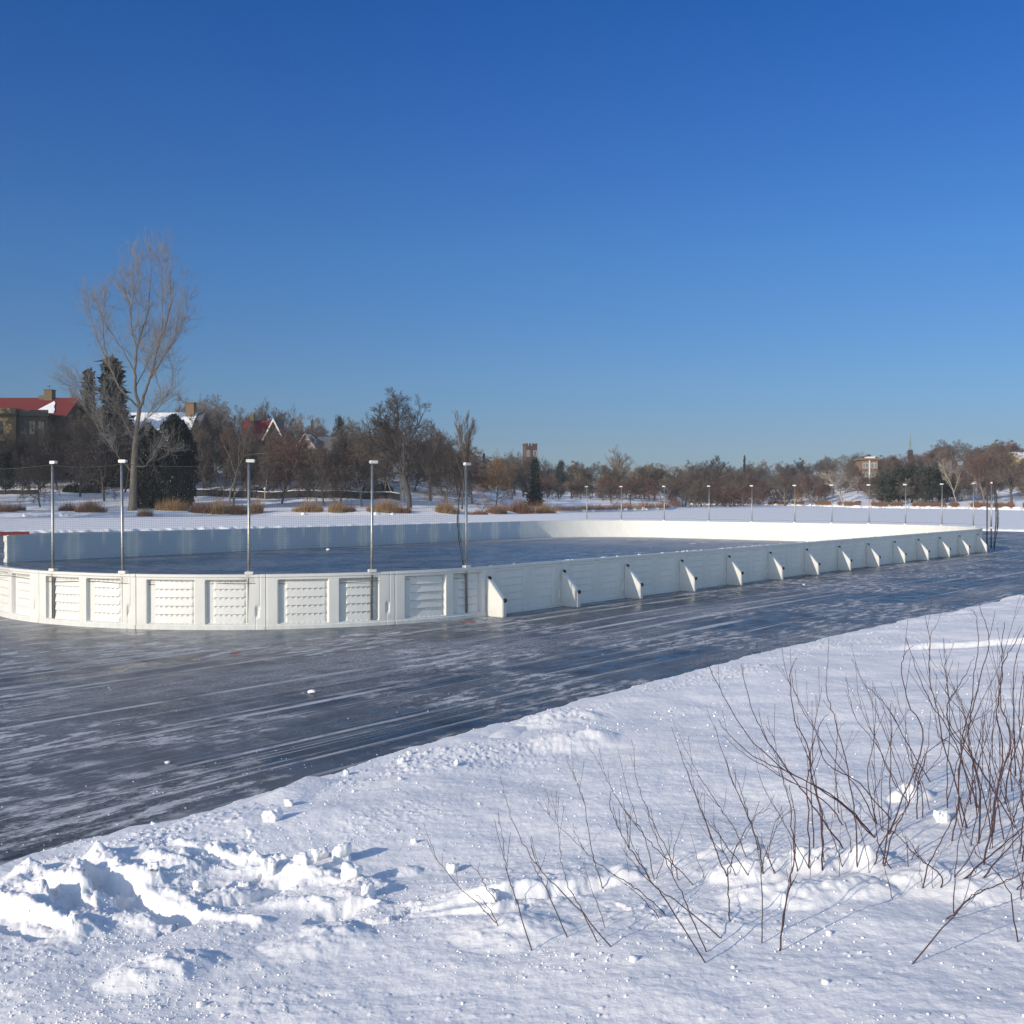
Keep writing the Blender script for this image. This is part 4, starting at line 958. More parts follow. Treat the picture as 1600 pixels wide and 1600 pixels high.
# the grassy point: clumps along it, boulders with snow between
for i, px in enumerate(range(872, 1062, 15)):
    D = float(np.interp(px, PXK, DSK)) + 3; X = (px - 800) / F * D; w = 22 / F * D
    t = add("grass_clump", blades(int(120 * w), w, 5, 13 / F * D * rc.uniform(.6, 1.1), 300 + i), rc.choice([M_grass, M_grass_r, M_grass_r]), loc=(X, D, landz(X, D)))
    tag(t, "dry brown grass clump in the continuous strip along the low point", "grass clump", "grass clumps on the point")
for i, px in enumerate([853, 912, 927, 968, 978, 992, 1004, 1010, 1027, 1053, 40, 96, 104, 474, 588, 613]):
    D = float(np.interp(px, PXK, DSK)) + .8; X = (px - 800) / F * D; s = 3.2 / F * D * rc.uniform(.7, 1.2)
    t = add("snowy_boulder", blob(rc, s, s, s * .8), M_snow_roof, loc=(X, D, landz(X, D) + s * .3), rot=(0, 0, rc.uniform(0, 6)))
    tag(t, "snow covered boulder at the ice edge in front of the dry grass", "boulder", "snowy boulders along the left shore")
# far right shore: russet fringe and broken white rocks
def fringe():
    V = []; rg = np.random.default_rng(5)
    n = 26000; px = rg.uniform(1075, 1900, n); D = np.interp(px, PXK, DSK) + rg.uniform(1.5, 8, n); X = (px - 800) / F * D
    keep = perlin(px / 22, px * 0 + 4) + .5 * perlin(px / 6, px * 0) > -.12; X, D, px = X[keep], D[keep], px[keep]; n = len(X)
    z = land(X, D); h = rg.uniform(.3, 1.1, n) * (1 + .6 * perlin(px / 9, px * 0 + 9)); b = np.stack([X, D, z - .05], 1); tip = b + np.stack([rg.normal(size=n) * .25, rg.normal(size=n) * .2, h], 1)
    V = np.stack([b - [.05, 0, 0], b + [.05, 0, 0], tip], 1).reshape(-1, 3)
    tag(add("shore_grass", make_mesh("shore_grass", V, np.arange(3 * n).reshape(-1, 3)), M_grass_r), "band of russet dry grass along the far right shoreline", "grass", kind="stuff")
    mb = MB(); base = blob(rc, 1, 1, 1, 1, .25); bv = np.array([v.co for v in base.vertices]); bf = np.array([list(p.vertices) for p in base.polygons])
    for k in range(420):
        p = rc.uniform(1080, 1800); D_ = float(np.interp(p, PXK, DSK)) + rc.uniform(-.8, 1.2); s = rc.uniform(.15, .6); x = (p - 800) / F * D_
        mb._add(bv * [s * rc.uniform(.8, 1.8), s, s * .8] + [x, D_, landz(x, D_) + s * .2], F3=bf)
    tag(mb.build("shore_rocks", M_snow_roof), "line of broken snow capped rocks along the far right shoreline", "rocks", kind="stuff")
fringe()

# ------------------------------------------------------------------ buildings
def mat_brick(name, a, b_, mortar, scale=3.0):
    m, nt, b = new_mat(name); tc = N(nt, "ShaderNodeTexCoord"); br = N(nt, "ShaderNodeTexBrick"); mp = N(nt, "ShaderNodeMapping")
    mp.inputs["Rotation"].default_value = (math.pi / 2, 0, 0); nt.links.new(tc.outputs["Object"], mp.inputs[0]); nt.links.new(mp.outputs[0], br.inputs[0])
    br.inputs["Scale"].default_value = scale; br.inputs["Color1"].default_value = (*a, 1); br.inputs["Color2"].default_value = (*b_, 1); br.inputs["Mortar"].default_value = (*mortar, 1)
    nt.links.new(br.outputs[0], b.inputs["Base Color"]); b.inputs["Roughness"].default_value = .9; return m
M_ybrick = mat_brick("yellow_brick", (.16, .12, .055), (.12, .09, .045), (.15, .13, .09))
M_rbrick = mat_brick("red_brick", (.10, .052, .042), (.075, .042, .036), (.11, .085, .07))
M_obrick = mat_brick("tan_brick", (.22, .13, .075), (.18, .105, .065), (.2, .16, .12), 1.5)
M_dbrick = mat_brick("brown_brick", (.10, .07, .05), (.07, .05, .04), (.1, .08, .07))
M_roof_red = simple("red_roof_tiles", (.17, .018, .014), (.13, .016, .012), 2.5, .8, mapscale=(1, 1, 6))
M_roof_grey = simple("grey_shingles", (.13, .13, .14), (.08, .08, .09), 3, .9)
M_trim = simple("dark_trim", (.05, .055, .05), rough=.7); M_white = simple("white_trim", (.75, .75, .72), rough=.6)
M_glass = simple("window_glass", (.03, .04, .05), (.05, .06, .07), 1, .1); M_stucco = simple("stucco", (.42, .36, .27), (.36, .3, .22), 2, .9)
M_copper = simple("weathered_copper", (.20, .27, .25), (.13, .17, .17), 1, .7); M_stone_wall = simple("dark_stone", (.035, .036, .04), (.02, .02, .024), 4, .95, .02)
def bld(name, label, px, D, rz=0, cat="house"):
    X = (px - 800) / F * D; t = empty(name, (X, D, landz(X, D) - .3), rz); tag(t, label, cat); return t
def zat(t, D, py): return H + (YH - py) / F * D - t.location.z
def window(root, x, y, z, w, h, n=(0, -1), frame=M_white):
    mb = MB(); c = .09
    for (a, b, p, q) in ((-w / 2 - c, -w / 2, -c, h + c), (w / 2, w / 2 + c, -c, h + c), (-w / 2, w / 2, -c, 0), (-w / 2, w / 2, h, h + c), (-.03, .03, 0, h)):
        mb.box(x + a, x + b, y - .10, y + .02, z + p, z + q)
    f = mb.build("window", frame, root); mb = MB(); mb.box(x - w / 2, x - .031, y - .04, y + .015, z, z + h); mb.box(x + .031, x + w / 2, y - .04, y + .015, z, z + h); mb.build("pane", M_glass, f)
def gable(root, name, x0, x1, y0, y1, ze, zr, mat, axis='x', ov=.5, th=.18):
    """pitched roof: two slabs; ridge along axis"""
    mb = MB()
    if axis == 'x':
        ym = (y0 + y1) / 2; sl = (zr - ze) / (ym - y0)
        for s in (1, -1):
            ye = y0 - ov if s > 0 else y1 + ov; zz = ze - ov * sl
            a = [(ye, zz), (ym, zr), (ym, zr + th), (ye, zz + th)]
            V = [(x0 - ov, p, q) for p, q in a] + [(x1 + ov, p, q) for p, q in a]
            mb._add(V, [(0, 1, 2, 3)[::s], (7, 6, 5, 4)[::s], (0, 4, 5, 1)[::s], (1, 5, 6, 2)[::s], (2, 6, 7, 3)[::s], (3, 7, 4, 0)[::s]])
    else:
        xm = (x0 + x1) / 2; sl = (zr - ze) / (xm - x0)
        for s in (1, -1):
            xe = x0 - ov if s > 0 else x1 + ov; zz = ze - ov * sl
            a = [(xe, zz), (xm, zr), (xm, zr + th), (xe, zz + th)]
            V = [(p, y0 - ov, q) for p, q in a] + [(p, y1 + ov, q) for p, q in a]
            mb._add(V, [(3, 2, 1, 0)[::s], (4, 5, 6, 7)[::s], (1, 5, 4, 0)[::s], (2, 6, 5, 1)[::s], (3, 7, 6, 2)[::s], (0, 4, 7, 3)[::s]])
    return mb.build(name, mat, root)
def gable_wall(mb, x0, x1, y0, y1, z0, ze, zr, axis='x'):
    mb.box(x0, x1, y0, y1, z0, ze)
    if axis == 'x':
        ym = (y0 + y1) / 2
        V = [(x, y, z) for x in (x0, x1) for y, z in ((y0, ze), (y1, ze), (ym, zr - .02))]; mb._add(V, [(0, 3, 5, 2), (1, 2, 5, 4)], [(0, 2, 1), (3, 4, 5)])
    else:
        xm = (x0 + x1) / 2; V = [(x, y, z) for y in (y0, y1) for x, z in ((x0, ze), (x1, ze), (xm, zr - .02))]; mb._add(V, [(0, 2, 5, 3), (1, 4, 5, 2)], [(0, 1, 2), (3, 5, 4)])
# A: red roofed yellow brick house, left edge
D = 203.; t = bld("brick_house", "yellow brick house with a bright red tiled roof at the left edge", 40, D); px = lambda p: (p - 40) / F * D
ze, zr = zat(t, D, 648), zat(t, D, 619)
mb = MB(); gable_wall(mb, px(-60), px(97), 0, 11, 0, ze, zr, 'x'); mb.build("wall", M_dbrick, t)
rf_ = gable(t, "roof", px(-60), px(103), 0, 11, ze, zr, M_roof_red)
mb = MB(); mb.box(px(-60), px(38), -3.2, -.01, 0, zat(t, D, 651)); fb = mb.build("front_wall", M_ybrick, t)
mb = MB(); mb.box(px(38) + .01, px(84), -2.4, -.01, 0, zat(t, D, 652)); mb.build("bay_wall", M_dbrick, t)
mb = MB(); mb.box(px(-60), px(42), -3.9, -.02, zat(t, D, 651) + .01, zat(t, D, 648.5)); mb.box(px(42) + .01, px(88), -3.0, -.02, zat(t, D, 652) + .01, zat(t, D, 648.5)); mb.build("cornice", M_trim, t)
mb = MB(); mb.box(px(-60), px(37), -3.1, -2.7, zat(t, D, 648.5) + .01, zat(t, D, 640)); mb.box(px(37) - .4, px(37), -2.69, -.02, zat(t, D, 648.5) + .01, zat(t, D, 640)); mb.build("parapet", M_ybrick, t)
mb = MB(); mb.box(px(37) + .01, px(84), -2.4, -2.1, zat(t, D, 648.5) + .01, zat(t, D, 642)); mb.build("parapet", M_dbrick, t)
# snow lying in the roof valley
mb = MB(); sl = (zr - ze) / 5.5
pts = [(px(53), .2), (px(60), 1.6), (px(72), 3.9), (px(76), 3.2), (px(78), 2.0), (px(83), 1.0), (px(84), .2)]
V = [(a, b, ze + sl * b + .19) for a, b in pts] + [(a, b, ze + sl * b + .42) for a, b in pts]; n = len(pts)
mb._add(V, [(i, (i + 1) % n, n + (i + 1) % n, n + i) for i in range(n)], [(n, n + i, n + i + 1) for i in range(1, n - 1)]); mb.build("roof_snow", M_snow_roof, rf_)
mb = MB(); mb.box(px(53), px(65.5), 4.6, 6.4, zr - .5, zat(t, D, 606)); mb.box(px(52.4), px(66.1), 4.5, 6.5, zat(t, D, 606) + .01, zat(t, D, 604.5)); ch = mb.build("chimney", M_ybrick, t)
mb = MB(); mb.box(px(44), px(52.3), 4.9, 6.0, zr - .5, zat(t, D, 614)); mb.build("chimney", M_ybrick, t)
mb = MB(); mb.tube([(px(59), 5.4, zat(t, D, 604.5)), (px(59), 5.4, zat(t, D, 597))], .04, 5); mb.tube([(px(54), 5.4, zat(t, D, 598.5)), (px(64), 5.4, zat(t, D, 598.5))], .03, 5); mb.tube([(px(57), 5.0, zat(t, D, 600)), (px(61), 5.8, zat(t, D, 600))], .03, 5); mb.build("antenna", M_trim, t)
for a in (-40, -15, 10): window(t, px(a), -3.2, zat(t, D, 680), 1.5, 2.4, frame=M_trim)
for a in (46, 60, 74): window(t, px(a), -2.4, zat(t, D, 680), 1.1, 2.4, frame=M_trim)
for a in (-40, -15, 10, 30): window(t, px(a), -3.2, zat(t, D, 722), 1.5, 2.2, frame=M_trim)
mb = MB(); mb.box(px(-60), px(22), -7.0, -3.25, zat(t, D, 693), zat(t, D, 691)); pr = mb.build("porch_roof", M_trim, t)
mb = MB(); mb.box(px(-60), px(21), -6.9, -3.3, zat(t, D, 691) + .005, zat(t, D, 688)); mb.build("roof_snow", M_snow_roof, pr)
mb = MB()
for a in (-50, -25, 0, 20): mb.box(px(a) - .2, px(a) + .2, -6.7, -6.3, 0, zat(t, D, 693) - .005)
mb.build("porch_posts", M_ybrick, t)
# B: house with snowy roof and tall brick chimney behind the evergreens
D = 208.; t = bld("brick_house", "house with a snow covered roof and a tall brick chimney behind the evergreens", 250, D); px = lambda p: (p - 250) / F * D
ze, zr = zat(t, D, 672), zat(t, D, 644)
mb = MB(); gable_wall(mb, px(186), px(312), 0, 10, 0, ze, zr); mb.build("wall", M_dbrick, t)
rf_ = gable(t, "roof", px(186), px(306), 0, 10, ze, zr, M_roof_grey)
sl = (zr - ze) / 5; mb = MB(); V = [(x, y, ze + sl * y + .19 + h) for h in (0, .22) for x, y in ((px(188), -.3), (px(300), -.3), (px(298), 4.8), (px(192), 4.8))]
mb._add(V, [(4, 5, 6, 7), (0, 1, 5, 4), (1, 2, 6, 5), (2, 3, 7, 6), (3, 0, 4, 7)]); mb.build("roof_snow", M_snow_roof, rf_)
mb = MB(); mb.box(px(282), px(295), 3.5, 5.3, ze, zat(t, D, 628)); mb.box(px(281), px(296), 3.35, 5.45, zat(t, D, 628) + .01, zat(t, D, 626)); mb.build("chimney", M_obrick, t)
mb = MB(); gable_wall(mb, px(188), px(214), -2.5, -.05, 0, zat(t, D, 662), zat(t, D, 640), 'y'); mb.build("gable_wing", M_stucco, t); gable(t, "wing_roof", px(188), px(214), -2.4, -.6, zat(t, D, 662), zat(t, D, 640), M_snow_roof, 'y', .25)
for a in (196, 206, 300): window(t, px(a), -2.5 if a < 220 else 0, zat(t, D, 690), 1.1, 1.8)
# C: steep red gable
D = 212.; t = bld("gabled_house", "house with a dark red roof and a steep white edged gable, right of the evergreens", 402, D); px = lambda p: (p - 402) / F * D
ze, zr = zat(t, D, 690), zat(t, D, 654)
mb = MB(); gable_wall(mb, px(412), px(444), 0, 7, 0, zat(t, D, 690), zat(t, D, 657), 'y'); mb.build("wall", M_dbrick, t)
gable(t, "roof", px(412), px(444), 0, 7, zat(t, D, 690), zat(t, D, 657), M_roof_grey, 'y', .3)
mb = MB(); gable_wall(mb, px(374), px(411.8), 1, 9, 0, zat(t, D, 684), zat(t, D, 657)); mb.build("main_wall", M_dbrick, t)
gable(t, "main_roof", px(376), px(419), 1, 9, zat(t, D, 684), zat(t, D, 656), M_roof_red, 'x', .4)
for s in (1, -1):
    mb = MB(); xm = px(428); x_e = px(412) - .5 if s > 0 else px(444) + .5; zr_, ze_ = zat(t, D, 654.5), zat(t, D, 693); V = []
    for (x, z) in ((xm, zr_ + .1), (x_e, ze_), (x_e, ze_ - .5), (xm, zr_ - .5)): V.append((x, -.62, z))
    V += [(a, -.40, c) for a, b, c in V]; mb._add(V, [(0, 1, 2, 3), (7, 6, 5, 4), (0, 4, 5, 1), (1, 5, 6, 2), (2, 6, 7, 3), (3, 7, 4, 0)]); mb.build("bargeboard", M_white, t)
mb = MB(); mb.box(px(384), px(390), 3.6, 5, zat(t, D, 664), zat(t, D, 645)); mb.build("chimney", M_ybrick, t)
for a in (422, 433): window(t, px(a), 0, zat(t, D, 708), 1.1, 1.7)
# D: low gabled house
D = 214.; t = bld("gabled_house", "tan gabled house with a snowy grey roof and stubby red chimney behind the tree row", 490, D); px = lambda p: (p - 490) / F * D
ze, zr = zat(t, D, 700), zat(t, D, 679)
mb = MB(); gable_wall(mb, px(462), px(492), 0, 9, 0, ze, zr, 'y'); gable_wall(mb, px(492) + .01, px(524), 1, 8, 0, zat(t, D, 702), zat(t, D, 682)); mb.build("wall", M_stucco, t)
gable(t, "roof", px(462), px(492), 0, 9, ze, zr, M_snow_roof, 'y', .4, .25); gable(t, "side_roof", px(494), px(524), 1, 8, zat(t, D, 702), zat(t, D, 682), M_roof_grey, 'x', .4)
mb = MB(); mb.box(px(469), px(475), 4, 5.4, ze, zat(t, D, 673)); mb.build("chimney", M_rbrick, t)
for a in (471, 483, 505, 515): window(t, px(a), 0 if a < 492 else 1, zat(t, D, 716), 1.1, 1.7)
# E: brick tower
D = 335.; t = bld("brick_tower", "square brick tower with a notched top rising above the trees in the middle", 828, D, .3, "tower"); zt = zat(t, D, 697); w = 9 / F * D
mb = MB(); mb.box(-w, w, -w, w, 0, zt); mb.build("shaft", M_rbrick, t)
mb = MB()
for i in range(4):
    a = -w + i * (2 * w) / 3.5
    for (x0, x1, y0, y1) in ((a, a + w * .3, -w - .05, -w + .4), (a, a + w * .3, w - .4, w + .05), (-w - .05, -w + .4, a, a + w * .3), (w - .4, w + .05, a, a + w * .3)): mb.box(x0, x1, y0, y1, zt + .01, zt + .75)
mb.build("battlements", M_rbrick, t)
for a in (-1.2, 1.2): window(t, a * w / 2, -w, zt - 3.2, .8, 1.6)
# F: tan apartment block
D = 350.; t = bld("apartment_block", "tan brick apartment block with a white roof hut on the far right slope", 1359, D, -.1, "building"); px = lambda p: (p - 1359) / F * D
zt = zat(t, D, 718.5)
mb = MB(); mb.box(px(1347), px(1371), 0, 10, -2, zt); mb.build("wall", M_obrick, t)
mb = MB(); mb.box(px(1344), px(1374), -.6, 10.6, zt + .01, zt + .5); mb.build("cornice", M_obrick, t)
mb = MB(); mb.box(px(1358), px(1370), 3, 7, zt + .62, zat(t, D, 713)); mb.build("roof_hut", M_white, t)
for r in range(4):
    for a in (1350.5, 1354.5, 1363, 1367.5): window(t, px(a), 0, zt - 2.6 - r * 2.9, .7, 1.5, frame=M_white)
mb = MB(); mb.box(px(1357.5), px(1359), -.5, -.02, 0, zt - .2); mb.build("downpipe", M_white, t)
mb = MB(); mb.box(px(1359.5), px(1369), -1.4, -.02, zt - 5.7, zt - 5.2); mb.build("balcony", M_white, t)
# G: steeple
D = 520.; t = bld("church_steeple", "thin grey green church steeple poking above the trees at far right", 1422, D, 0, "steeple"); a = 3.0 / F * D
mb = MB(); mb.box(-a, a, -a, a, 0, zat(t, D, 703)); mb.build("belfry", M_stone_wall, t)
mb = MB(); b0 = zat(t, D, 703) + .01; mb._add([(-a * .7, -a * .7, b0), (a * .7, -a * .7, b0), (a * .7, a * .7, b0), (-a * .7, a * .7, b0), (0, 0, zat(t, D, 675))], F3=[(0, 1, 4), (1, 2, 4), (2, 3, 4), (3, 0, 4)]); mb.build("spire", M_copper, t)
# H: pale yellow building at right edge
D = 345.; t = bld("yellow_building", "pale yellow building half hidden behind trees at the right edge", 1606, D, 0, "building"); px = lambda p: (p - 1606) / F * D; zt = zat(t, D, 706)
mb = MB(); gable_wall(mb, px(1592), px(1650), 0, 10, -1, zt - 2, zt); mb.build("wall", simple("yellow_stucco", (.50, .40, .16), rough=.9), t); gable(t, "roof", px(1592), px(1650), 0, 10, zt - 2, zt, M_snow_roof)
for r in range(3):
    for a in (1598, 1606, 1614, 1630): window(t, px(a), 0, zt - 5 - r * 3, .9, 1.6)
# low dark retaining wall behind the trees, with snow on top
def wall_run(x0, x1, D0, D1, h, label):
    t = empty("retaining_wall", (0, 0, 0)); tag(t, label, "wall"); mb = MB(); ms = MB(); n = 24
    for i in range(n):
        q = []
        for f in (i / n, (i + 1) / n):
            D = D0 + (D1 - D0) * f; X = ((x0 + (x1 - x0) * f) - 800) / F * D; q.append((X, D, landz(X, D)))
        (xa, ya, za), (xb, yb, zb) = q; dn = .25
        V = [(xa, ya, za - .5), (xb, yb, zb - .5), (xb, yb + dn, zb - .5), (xa, ya + dn, za - .5), (xa, ya, za + h), (xb, yb, zb + h), (xb, yb + dn, zb + h), (xa, ya + dn, za + h)]
        Fc = [(0, 1, 5, 4), (1, 2, 6, 5), (2, 3, 7, 6), (3, 0, 4, 7), (4, 5, 6, 7)]; mb._add(V, Fc)
        V2 = [(x, y + (.03 if k % 4 in (0, 1) else -.03), z + (h + .502 if False else 0)) for k, (x, y, z) in enumerate(V)]
        ms._add([(xa, ya + .02, za + h + .003), (xb, yb + .02, zb + h + .003), (xb, yb + dn - .02, zb + h + .003), (xa, ya + dn - .02, za + h + .003), (xa, ya + .04, za + h + .12), (xb, yb + .04, zb + h + .12), (xb, yb + dn - .04, zb + h + .12), (xa, ya + dn - .04, za + h + .12)], Fc)
    mb.build("stonework", M_stone_wall, t); ms.build("snow_cap", M_snow_roof, t)
wall_run(292, 625, 183, 181, 1.15, "long low dark stone wall across the lawn between the evergreens and the big tree")
wall_run(-40, 60, 178, 178, .7, "short low dark wall at the left edge below the red roofed house")
# hedge, lamp, arbour
def hedge(px, D, wpx, hpx, label):
    X = (px - 800) / F * D; w = wpx / F * D; h = hpx / F * D; rg = np.random.default_rng(int(px)); n = 5000; a = rg.uniform(0, 6.28, n); b = np.arccos(rg.uniform(-.1, 1, n)); r = .85 + .15 * rg.random(n)
    c = np.stack([np.cos(a) * np.sin(b) * w / 2 * r, np.sin(a) * np.sin(b) * 1.2 * r, np.cos(b) * h * r], 1); T = rg.normal(size=(n, 3, 3)) * .11
    t = empty("hedge", (X, D, landz(X, D))); tag(t, label, "hedge")
    add("foliage", make_mesh("foliage", (c[:, None] + T).reshape(-1, 3), np.arange(3 * n).reshape(-1, 3)), M_green, t)
    k = (c[:, 2] > h * .62) & (rg.random(n) < .45); cs = c[k] + [0, 0, .08]; m = len(cs); add("snow_cover", make_mesh("snow_cover", (cs[:, None] + rg.normal(size=(m, 3, 3)) * [.16, .16, .05]).reshape(-1, 3), np.arange(3 * m).reshape(-1, 3)), M_snow_roof, t)
hedge(535, 190, 60, 12, "clipped dark hedge dusted with snow behind the low wall")
hedge(402, 189, 38, 14, "rounded dark hedge behind the low wall, right of the third near net post")
hedge(128, 184, 60, 16, "snow dusted dark hedge in the shade left of the tallest tree")
hedge(590, 196, 50, 18, "dark hedge behind the wall, left of the big spreading tree")
t = empty("lamp_post", ((414 - 800) / F * 180, 180, landz((414 - 800) / F * 180, 180))); tag(t, "short pale garden lamp post in front of the low dark wall", "lamp")
mb = MB(); mb.tube([(0, 0, 0), (0, 0, 1.75)], .09, 8); mb.build("post", M_stucco, t); mb = MB(); mb.tube([(0, 0, 1.751), (0, 0, 1.8), (0, 0, 2.05), (0, 0, 2.15)], [.1, .2, .22, .05], 8); mb.build("lantern", M_white, t)
D = 178; X = (627 - 800) / F * D; t = empty("garden_arbour", (X, D, landz(X, D))); tag(t, "small tan wooden arbour just left of the big tree's trunk", "arbour")
mb = MB(); zt = H + (YH - 741) / F * D - t.location.z
mb.box(-.8, .9, -.5, .5, zt - .35, zt); mb.build("beam", M_stucco, t)
for x in (-.1, .5):
    mb = MB(); mb.box(x - .13, x + .13, -.13, .13, 0, zt - .352); mb.build("post", M_stucco, t)
for i, (px_, py_, D_) in enumerate([(1340, 779, 285), (1067, 779, 300)]):
    X = (px_ - 800) / F * D_; s = 5.5 / F * D_
    t = add("dark_boulder", blob(rc, s, s * .6, s * .45), M_stone_wall, loc=(X, D_, landz(X, D_) + s * .1)); tag(t, ["dark boulder on the snow slope below the tan building", "dark boulder on the snow behind the tip of the point"][i], "boulder")

# ------------------------------------------------------------------ foreground: chunks, crumbs, stems
CH = [((427, 1281), .062, "largest square snow chunk, alone on the smooth snow with a long shadow"),
      ((452, 1256), .034, "small upright snow lump just above the square chunk"),
      ((293, 1268), .060, "rounded snow block at the edge of the ice, left of the square chunk"),
      ((535, 1343), .080, "blocky snow lump at the right end of the churned ridge"),
      ((548, 1372), .060, "snow block below the churned ridge, nearest the bottom middle"),
      ((709, 1361), .034, "single small snow lump by the curved plough track"),
      ((574, 1398), .050, "snow lump at the bottom edge, right of the plough debris"),
      ((769, 1408), .040, "rounded snow lump at the foot of a bare stem, bottom middle"),
      ((647, 1317), .022, "tiny pale snow crumb above the curved plough track"),
      ((244, 1283), .045, "rounded snow lump in the broken snow, left of the ice edge block"),
      ((240, 1360), .030, "small snow lump beside the dark trench at lower left"),
      ((313, 1389), .045, "snow lump where the two ski like grooves cross"),
      ((1471, 1283), .045, "square snow block behind the stems, right of the big mound"),
      ((640, 1177), .030, "snow lump on the shoulder of the bank near the ice edge"),
      ((628, 1190), .035, "flat snow lump with a long shadow near the ice edge"),
      ((714, 1194), .028, "snow lump on the rough part of the bank, middle"),
      ((541, 1209), .030, "snow lump on the bank left of the flat one"),
      ((421, 1360), .05, "snow clod in the churned ridge left of centre"), ((500, 1340), .05, "snow clod left of the blocky lump"), ((470, 1352), .045, "lower snow clod left of the blocky lump")]
for i, ((a, b), s, lb) in enumerate(CH):
    x, y, z = bank_hit(a, b)
    o = add("snow_chunk", blob(rc, s * .92, s * .72, s * .8, 4, .22), M_snow, loc=(x, y, z + s * .55), rot=(rc.uniform(-.2, .2), rc.uniform(-.2, .2), rc.uniform(0, 6.28))); tag(o, lb, "snow chunk", "loose snow chunks")
for i, ((a, b), s, lb) in enumerate([((487, 1081), .055, "white snow lump alone on the dark ice, left of centre"), ((262, 1190), .03, "tiny white lump on the dark ice at lower left"), ((513, 859), .10, "white lump on the ice inside the rink, below the back boards"), ((1256, 913), .04, "tiny white lump on the ice before the long side boards")]):
    p = on_z(a, b, .02); tag(add("snow_chunk", blob(rc, s * .9, s * .65, s * .4, 3, .2), M_snow, loc=(p[0], p[1], s * .4)), lb, "snow chunk", "loose snow chunks")
def crumbs():
    rg = np.random.default_rng(12); base = blob(rc, 1, 1, 1, 1, .2); bv = np.array([v.co for v in base.vertices]); bf = np.array([list(p.vertices) for p in base.polygons]); nv = len(bv)
    P = []; n = 150000
    r = 3.2 * (22 / 3.2) ** rg.random(n); a = np.radians(rg.uniform(-34, 34, n)); X = np.sin(a) * r; Y = np.cos(a) * r
    h, t, u, v = bank_base(X, Y); px = 800 + F * X / Y; py = YH + F * (H - h) / Y
    cl = ss(-.1, .5, perlin(X * .9, Y * .9 + 4)); w = .08 + .8 * cl * ss(.1, .4, t) * ss(2.8, .8, t) + .9 * ss(500, 200, px) * ss(1290, 1340, py) + .6 * ss(1355, 1400, py) * cl + .4 * ss(900, 500, px) * ss(1300, 1380, py) * cl
    k = (rg.random(n) < w * .22) & (t > .12); X, Y = X[k], Y[k]; n = len(X); Z = bank(X, Y)
    s = .0030 + .0055 * rg.random(n) ** 2.5 + .016 * (rg.random(n) < .008) * rg.random(n); s = s * np.clip(np.hypot(X, Y) / 8, .8, 1.3)
    th = rg.uniform(0, 6.28, n); c, q = np.cos(th), np.sin(th); S = s[:, None] * rg.uniform(.7, 1.3, (n, 3))
    B = bv[None] * S[:, None]; V = np.stack([B[..., 0] * c[:, None] - B[..., 1] * q[:, None] + X[:, None], B[..., 0] * q[:, None] + B[..., 1] * c[:, None] + Y[:, None], B[..., 2] + (Z + s * .45)[:, None]], -1).reshape(-1, 3)
    Fq = (bf[None] + (np.arange(n) * nv)[:, None, None]).reshape(-1, 3)
    tag(add("snow_crumbs", make_mesh("snow_crumbs", V, Fq, True), M_snow), "fine white snow crumbs scattered over the near snow bank", "snow crumbs", kind="stuff")
    # ice shavings on the near ice
    n = 9000; r = 7.5 * (30 / 7.5) ** rg.random(n); a = np.radians(rg.uniform(-30, 28, n)); X = np.sin(a) * r; Y = np.cos(a) * r; u, v = uv_of(X, Y)
    k = (v > 7.6) & (v < 14.9) & (rg.random(n) < .35 * ss(-.2, .6, perlin(u * .25, v * 1.3)) + .6 * ss(9, 7.6, v) * ss(9, 3, u)); X, Y = X[k], Y[k]; n = len(X)
    s = .002 + .006 * rg.random(n) ** 4; B = bv[None] * s[:, None, None] * [1.2, 1, .7]; V = (B + np.stack([X, Y, s * .4], 1)[:, None]).reshape(-1, 3)
    tag(add("ice_shavings", make_mesh("ice_shavings", V, (bf[None] + (np.arange(n) * nv)[:, None, None]).reshape(-1, 3), True), M_snow), "fine white shavings sprinkled over the dark ice", "ice shavings", kind="stuff")
crumbs()
# orange paint marks on the ice
M_mark = simple("orange_red_paint", (.55, .10, .07), (.40, .12, .10), 30, .7)
def mark(px, py, w, l, label, seed):
    rr = random.Random(seed); p = on_z(px, py); n = 14; V = [(p[0] + math.cos(6.283 * i / n) * w * rr.uniform(.5, 1.1), p[1] + math.sin(6.283 * i / n) * l * rr.uniform(.5, 1.1), .004) for i in range(n)] + [(p[0], p[1], .004)]
    tag(add("paint_mark", make_mesh("paint_mark", V, np.array([(n, i, (i + 1) % n) for i in range(n)])), M_mark), label, "paint mark", "orange paint marks on the ice")
mark(368, 1020, .10, .16, "orange red paint spot alone on the ice in front of the curved boards", 1)
mark(732, 972, .16, .16, "larger orange red paint smear at the foot of the boards by the first brace", 2)
mark(75, 978, .08, .09, "faint orange paint spot by the curved boards at the left", 3)

